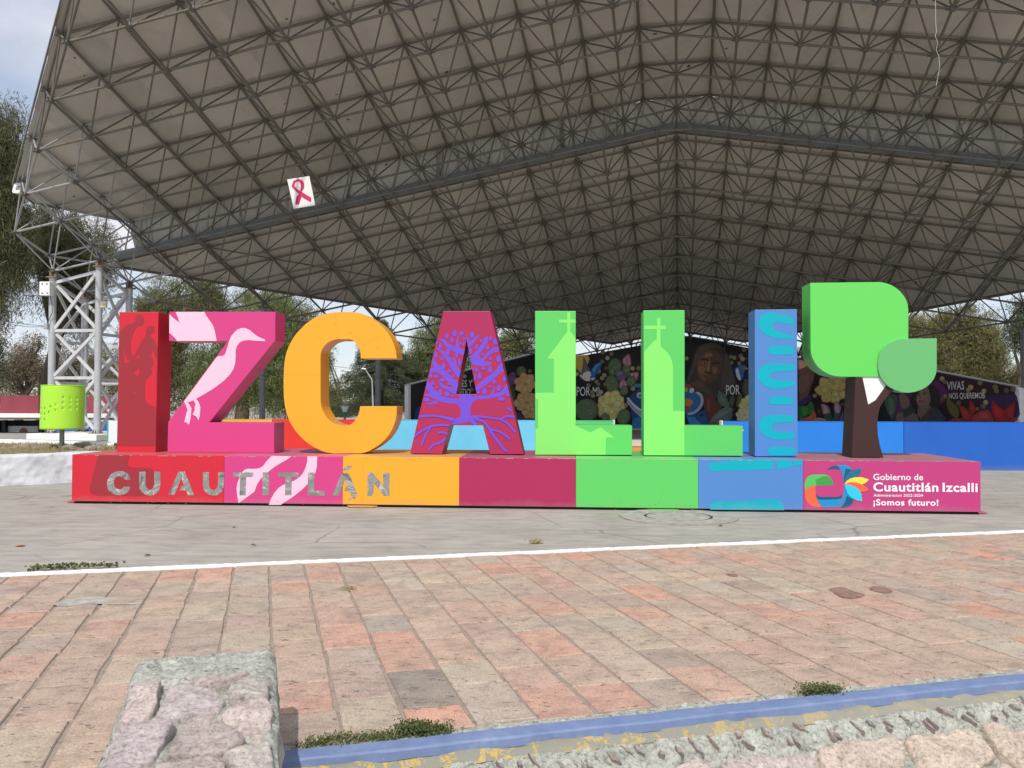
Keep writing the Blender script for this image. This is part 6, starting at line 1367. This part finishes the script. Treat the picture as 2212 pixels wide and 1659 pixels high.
text('painted_word', 'VIVAS', kM5, (978, 376), (1200, 370), 112, WR, .08, M_WORD, mr, .006); text('painted_word', 'NOS QUEREMOS', kM5, (1002, 488), (1464, 484), 76, WR, .08, M_WORD, mr, .006)

# ------------------------------------------------------------------ trees
def leaves(name, C, per, spread, size, mt, parent, droop=0.0, seed=1, stretch=1.0):
    if name == 'crown': per = int(per * 1.5); size *= .74
    g_ = np.random.default_rng(seed); C = np.asarray(C); n = len(C) * per
    c = np.repeat(C[:, :3], per, 0); sr = np.repeat(C[:, 3:4] if C.shape[1] > 3 else np.ones((len(C), 1)), per, 0)
    d = g_.normal(size=(n, 3)); d /= np.linalg.norm(d, axis=1, keepdims=True); r_ = g_.random((n, 1)) ** .45
    p = c + d * r_ * sr * spread * np.array([1, 1, .75 + .8 * droop])
    if droop:
        k = g_.random(n); low = d[:, 2] < .1; p[:, 2] -= np.where(low, (k ** 1.4) * droop * sr[:, 0] * spread * 1.9, 0)
    s = size * (0.55 + .9 * g_.random((n, 1)))
    a = g_.normal(size=(n, 3)); a[:, 2] += -1.6 * droop * np.sign(1) ; a /= np.linalg.norm(a, axis=1, keepdims=True)
    b = np.cross(a, g_.normal(size=(n, 3))); b /= np.linalg.norm(b, axis=1, keepdims=True) + 1e-9
    a = a * s * stretch; b = b * s * .42 / max(stretch, 1) ** .5
    V = np.stack([p - a * .5, p + b * .5 - a * .05, p + a * .5, p - b * .5 - a * .05], 1).reshape(-1, 3).astype('f')
    me = bpy.data.meshes.new(name); me.vertices.add(4 * n); me.vertices.foreach_set('co', V.ravel()); me.loops.add(4 * n); me.loops.foreach_set('vertex_index', np.arange(4 * n, dtype='i'))
    me.polygons.add(n); me.polygons.foreach_set('loop_start', np.arange(0, 4 * n, 4, dtype='i')); me.polygons.foreach_set('loop_total', np.full(n, 4, 'i')); me.update(calc_edges=True); me.materials.append(mt)
    return link(name, me, parent)
def tree(label, px, base_dep, blobs, mt, nclump=70, per=150, size=.14, droop=0.0, seed=1, name='broadleaf_tree', trunk_r=.28, spread=.75, stretch=1.2, base_z=0.0, grp='trees behind the stage'):
    """blobs: picture ellipses (x, y, rx, ry) of the crown at this distance"""
    base = on_depth((px, 900), base_dep); base.z = base_z
    t = thing(name, label, 'tree', tuple(base), grp); rs = random.Random(seed); C = []
    tot = sum(b[2] * b[3] for b in blobs)
    sc0 = base_dep / F
    cents = []
    for (x, y, rx, ry) in blobs:
        sh = spread * F / base_dep * .38; rx, ry = max(rx - sh, rx * .5), max(ry - sh, ry * .5)
        c = on_depth((x, y), base_dep); k = max(3, int(nclump * rx * ry / tot)); cents.append((c, rx * sc0, ry * sc0))
        for _ in range(k):
            d = Vector((rs.gauss(0, 1), rs.gauss(0, 1), rs.gauss(0, 1))).normalized() * (rs.random() ** .4)
            C.append((c.x + d.x * rx * sc0, c.y + d.y * min(rx, ry) * sc0 * .8, c.z + d.z * ry * sc0, rs.uniform(.6, 1.3)))
    leaves('crown', C, per, spread, size, mt, t, droop, seed, stretch)
    mb = MB(); top = cents[0][0]
    prev = base.copy(); prev.z -= .1; r_ = trunk_r
    hub = base.lerp(top, .45); hub.x = base.x * .5 + top.x * .5 + rs.uniform(-.3, .3); m_ = base.lerp(hub, .5) + Vector((rs.uniform(-.25, .25), 0, 0))
    mb.tube(prev, m_, r_ * 1.25, r_, 10, False); mb.tube(m_, hub, r_, r_ * .8, 10, False)
    mb.obj('trunk', M_BARK, t, True)
    mb = MB()
    for c, rx, ry in cents:
        for q in range(3):
            e = c + Vector((rs.uniform(-.6, .6) * rx, rs.uniform(-.4, .4) * rx, rs.uniform(-.2, .7) * ry)); md = hub.lerp(e, .5) + Vector((rs.uniform(-.3, .3), 0, rs.uniform(.1, .5)))
            mb.tube(hub, md, r_ * .5, r_ * .3, 7, False); mb.tube(md, e, r_ * .3, r_ * .08, 6, False)
            for w_ in range(3):
                e2 = e + Vector((rs.uniform(-1, 1), rs.uniform(-1, 1), rs.uniform(-.9, .5))) * rx * .35; mb.tube(md.lerp(e, .6), e2, r_ * .1, r_ * .03, 5, False)
    mb.obj('limbs', M_BARK, t, True)
    return t
# far left: large pepper tree with hanging strands, close to the canopy
tree('tall pepper tree with drooping grey-green foliage at the far left edge', -40, 46, [(-15, 420, 78, 180), (0, 330, 66, 80), (5, 560, 60, 90), (-30, 640, 70, 70), (10, 280, 42, 50), (30, 480, 40, 60)], FO_DKOLIVE, 150, 420, .17, .9, 3, 'pepper_tree', .5, 1.0, 2.6)
tree('pepper tree with brown-tinged drooping foliage behind the lattice tower', 95, 52, [(160, 520, 80, 60), (90, 510, 60, 65), (215, 560, 48, 50), (130, 590, 90, 50), (180, 650, 60, 60), (50, 480, 40, 40)], FO_DKOLIVE, 150, 400, .17, .7, 4, 'pepper_tree', .42, 1.0, 2.6)
tree('dark low tree at the far left edge beneath the hanging strands', -30, 58, [(-15, 745, 30, 45), (-40, 800, 45, 60)], FO_CONIF, 50, 300, .16, .3, 5)
tree('dry brown bushy tree above the kiosk at the far left', 40, 66, [(55, 790, 50, 50), (75, 745, 30, 28), (20, 815, 35, 50), (100, 810, 45, 50)], FO_BROWN, 90, 320, .17, .2, 6, spread=.9)
tree('brownish tree seen through the lattice tower', 170, 70, [(170, 790, 50, 70), (215, 800, 45, 60), (140, 830, 40, 45)], FO_BROWN, 80, 300, .17, .3, 7, spread=.9)
tree('broad green pepper tree behind the letters I and Z', 330, 62, [(330, 690, 75, 90), (420, 650, 80, 60), (290, 800, 60, 90), (380, 770, 70, 90), (480, 680, 60, 70)], FO_OLIVE, 190, 380, .18, .7, 8, 'pepper_tree', .5, 1.1, 2.4)
tree('bright green drooping pepper tree between Z and C', 520, 60, [(520, 760, 60, 100), (570, 800, 60, 90), (460, 820, 60, 80), (590, 700, 55, 70)], FO_GREEN, 170, 380, .17, .8, 9, 'pepper_tree', .45, 1.0, 2.4)
tree('green-brown pepper tree rising behind the orange C', 640, 66, [(620, 690, 60, 65), (660, 750, 60, 90), (640, 850, 60, 70), (560, 660, 50, 40)], FO_OLIVE, 140, 360, .18, .7, 10, 'pepper_tree', .45, 1.0, 2.4)
tree('low leafy tree seen at the bottom of the C opening', 750, 90, [(735, 890, 40, 24), (790, 885, 35, 30), (720, 860, 20, 30), (706, 780, 14, 40), (708, 840, 16, 30)], FO_GREEN, 110, 260, .17, .2, 11, spread=.9)
tree('pale green willow-like tree behind the letter A', 935, 76, [(935, 760, 55, 70), (960, 700, 40, 50), (900, 800, 45, 60), (990, 790, 50, 60), (1010, 730, 40, 50)], FO_GREEN, 170, 330, .18, .7, 13, 'willow_tree', .4, 1.1, 2.2)
tree('olive green tree between the A and the first L, above the mural wing', 1120, 74, [(1130, 735, 45, 45), (1090, 745, 40, 40), (1060, 770, 40, 30)], FO_OLIVE, 90, 320, .18, .4, 14)
tree('dense golden-olive drooping tree behind the right mural wing', 2010, 62, [(2060, 790, 90, 80), (1990, 740, 60, 70), (2120, 760, 70, 80), (2190, 830, 60, 70), (2030, 710, 50, 40), (1950, 790, 40, 60), (2090, 700, 50, 40)], FO_GOLD, 260, 380, .17, .6, 15, 'cypress_tree', .5, 1.0, 2.2)
tree('dark feathery tree top at the right edge under the canopy', 2215, 56, [(2215, 672, 45, 24), (2200, 720, 34, 34)], FO_CONIF, 50, 260, .15, .5, 16)
# conifer with tiered branches behind the C and A
cb = on_depth((822, 900), 74); cb.z = 0
ct = thing('conifer_tree', 'dark conifer with tiered feathery branches between the C and the A', 'tree', tuple(cb), 'trees behind the stage')
C = []; k_ = 74 / F; rs = random.Random(4)
mb = MB(); topz = on_depth((835, 700), 74).z
for lv in range(16):
    t = lv / 15; z = topz * (1 - t) + 1.5 * t; L = (12 + 105 * t ** .8) * k_
    for q in range(9 if lv > 2 else 5):
        a = rs.uniform(0, 6.28); L2 = L * rs.uniform(.75, 1.15); e = Vector((cb.x + math.cos(a) * L2, cb.y + math.sin(a) * L2, z - .10 * L2 + rs.uniform(-.2, .2))); b = Vector((cb.x, cb.y, z))
        mb.tube(b, e, .05, .015, 5, False)
        for s in np.linspace(.25, 1.05, 7): C.append((b.x + (e.x - b.x) * s, b.y + (e.y - b.y) * s, b.z + (e.z - b.z) * s - .25 * s * s, (.75 - .35 * s)))
leaves('crown', C, 75, .85, .13, FO_CONIF, ct, .25, 17, 2.2); mb.tube(cb, (cb.x, cb.y, topz), .28, .04, 10, False); mb.obj('trunk', M_BARK, ct, True)
# distant line of trees and hedge closing the horizon
C = []
for _ in range(700):
    x = rnd.uniform(-150, 190); y = rnd.uniform(125, 165); C.append((x, y, abs(rnd.gauss(0, 1)) * 1.6 + rnd.uniform(.3, 2.6), rnd.uniform(.8, 1.6)))
o = leaves('distant_trees', C, 130, 2.2, .5, FO_OLIVE, None, 0, 21, 1.0); tag(o, 'far low belt of trees along the horizon', 'trees', None, 'stuff')

# masts, lamps, wires seen through the C
mst = thing('radio_mast', 'thin red and white lattice radio mast seen through the orange C', 'mast', tuple(on_depth((714, 900), 120)))
for i in range(8):
    y0, y1 = 770 + i * 16, 786 + i * 16; mb = MB()
    for dx in (-1.6, 1.6): mb.tube(on_depth((714.5 + dx, y0), 120), on_depth((714.5 + dx, y1), 120), .05, n=4, cap=False)
    for s in range(4): mb.tube(on_depth((713 if s % 2 else 716, y0 + 4 * s), 120), on_depth((716 if s % 2 else 713, y0 + 4 * s + 4), 120), .04, n=4, cap=False)
    mb.obj('mast_section', plain('mast_red', (.55, .12, .10, 1), .6) if i in (5,) else plain('mast_white', (.70, .70, .70, 1), .6), mst)
l1 = on_depth((745, 907), 40); lp = thing('park_lamp', 'small green park lamp with a glass head, seen through the bottom of the C', 'lamp', (l1.x, 40, 0))
lz = on_depth((745, 893), 40).z
mb = MB(); mb.tube((l1.x, 40, 0), (l1.x, 40, lz), .06, .045, 10); mb.tube((l1.x, 40, lz), (l1.x, 40, lz + .06), .12, .14, 10); mb.obj('post', plain('green_post', (.02, .16, .10, 1), .5), lp)
mb = MB(); mb.tube((l1.x, 40, lz + .06), (l1.x, 40, lz + .34), .10, .19, 12); mb.obj('glass', plain('lamp_glass', (.55, .58, .58, 1), .15), lp); mb = MB(); mb.tube((l1.x, 40, lz + .34), (l1.x, 40, lz + .44), .23, .05, 12); mb.obj('cap', plain('lamp_cap', (.25, .27, .27, 1), .4), lp)
l2 = on_depth((797, 812), 70); s2 = thing('street_light', 'tall street light with a curved white head above the conifer branch', 'street light', (l2.x, 70, 0))
mb = MB(); mb.tube((l2.x + .4, 70, 0), (l2.x + .25, 70, l2.z - .3), .09, .05, 8); mb.tube((l2.x + .25, 70, l2.z - .3), on_depth((789, 798), 70), .05, .04, 8); mb.obj('pole', M_COLUMN, s2)
a, b = on_depth((781, 796), 70), on_depth((791, 797.5), 70); mb = MB(); mb.bar(a, b, .22, .12, (0, 0, 1)); bevel(mb.obj('head', M_WPL, s2), .04)
cable('upper power line seen through the orange C', [(640, 785), (720, 791), (790, 800), (870, 812)], 72, .018); cable('middle power line seen through the orange C', [(640, 848), (720, 852), (790, 857), (880, 866)], 72, .018); cable('lower power line seen through the orange C', [(640, 884), (740, 885), (800, 887), (880, 890)], 72, .018)
# figure in white beyond the low wall, only its head and shoulders show
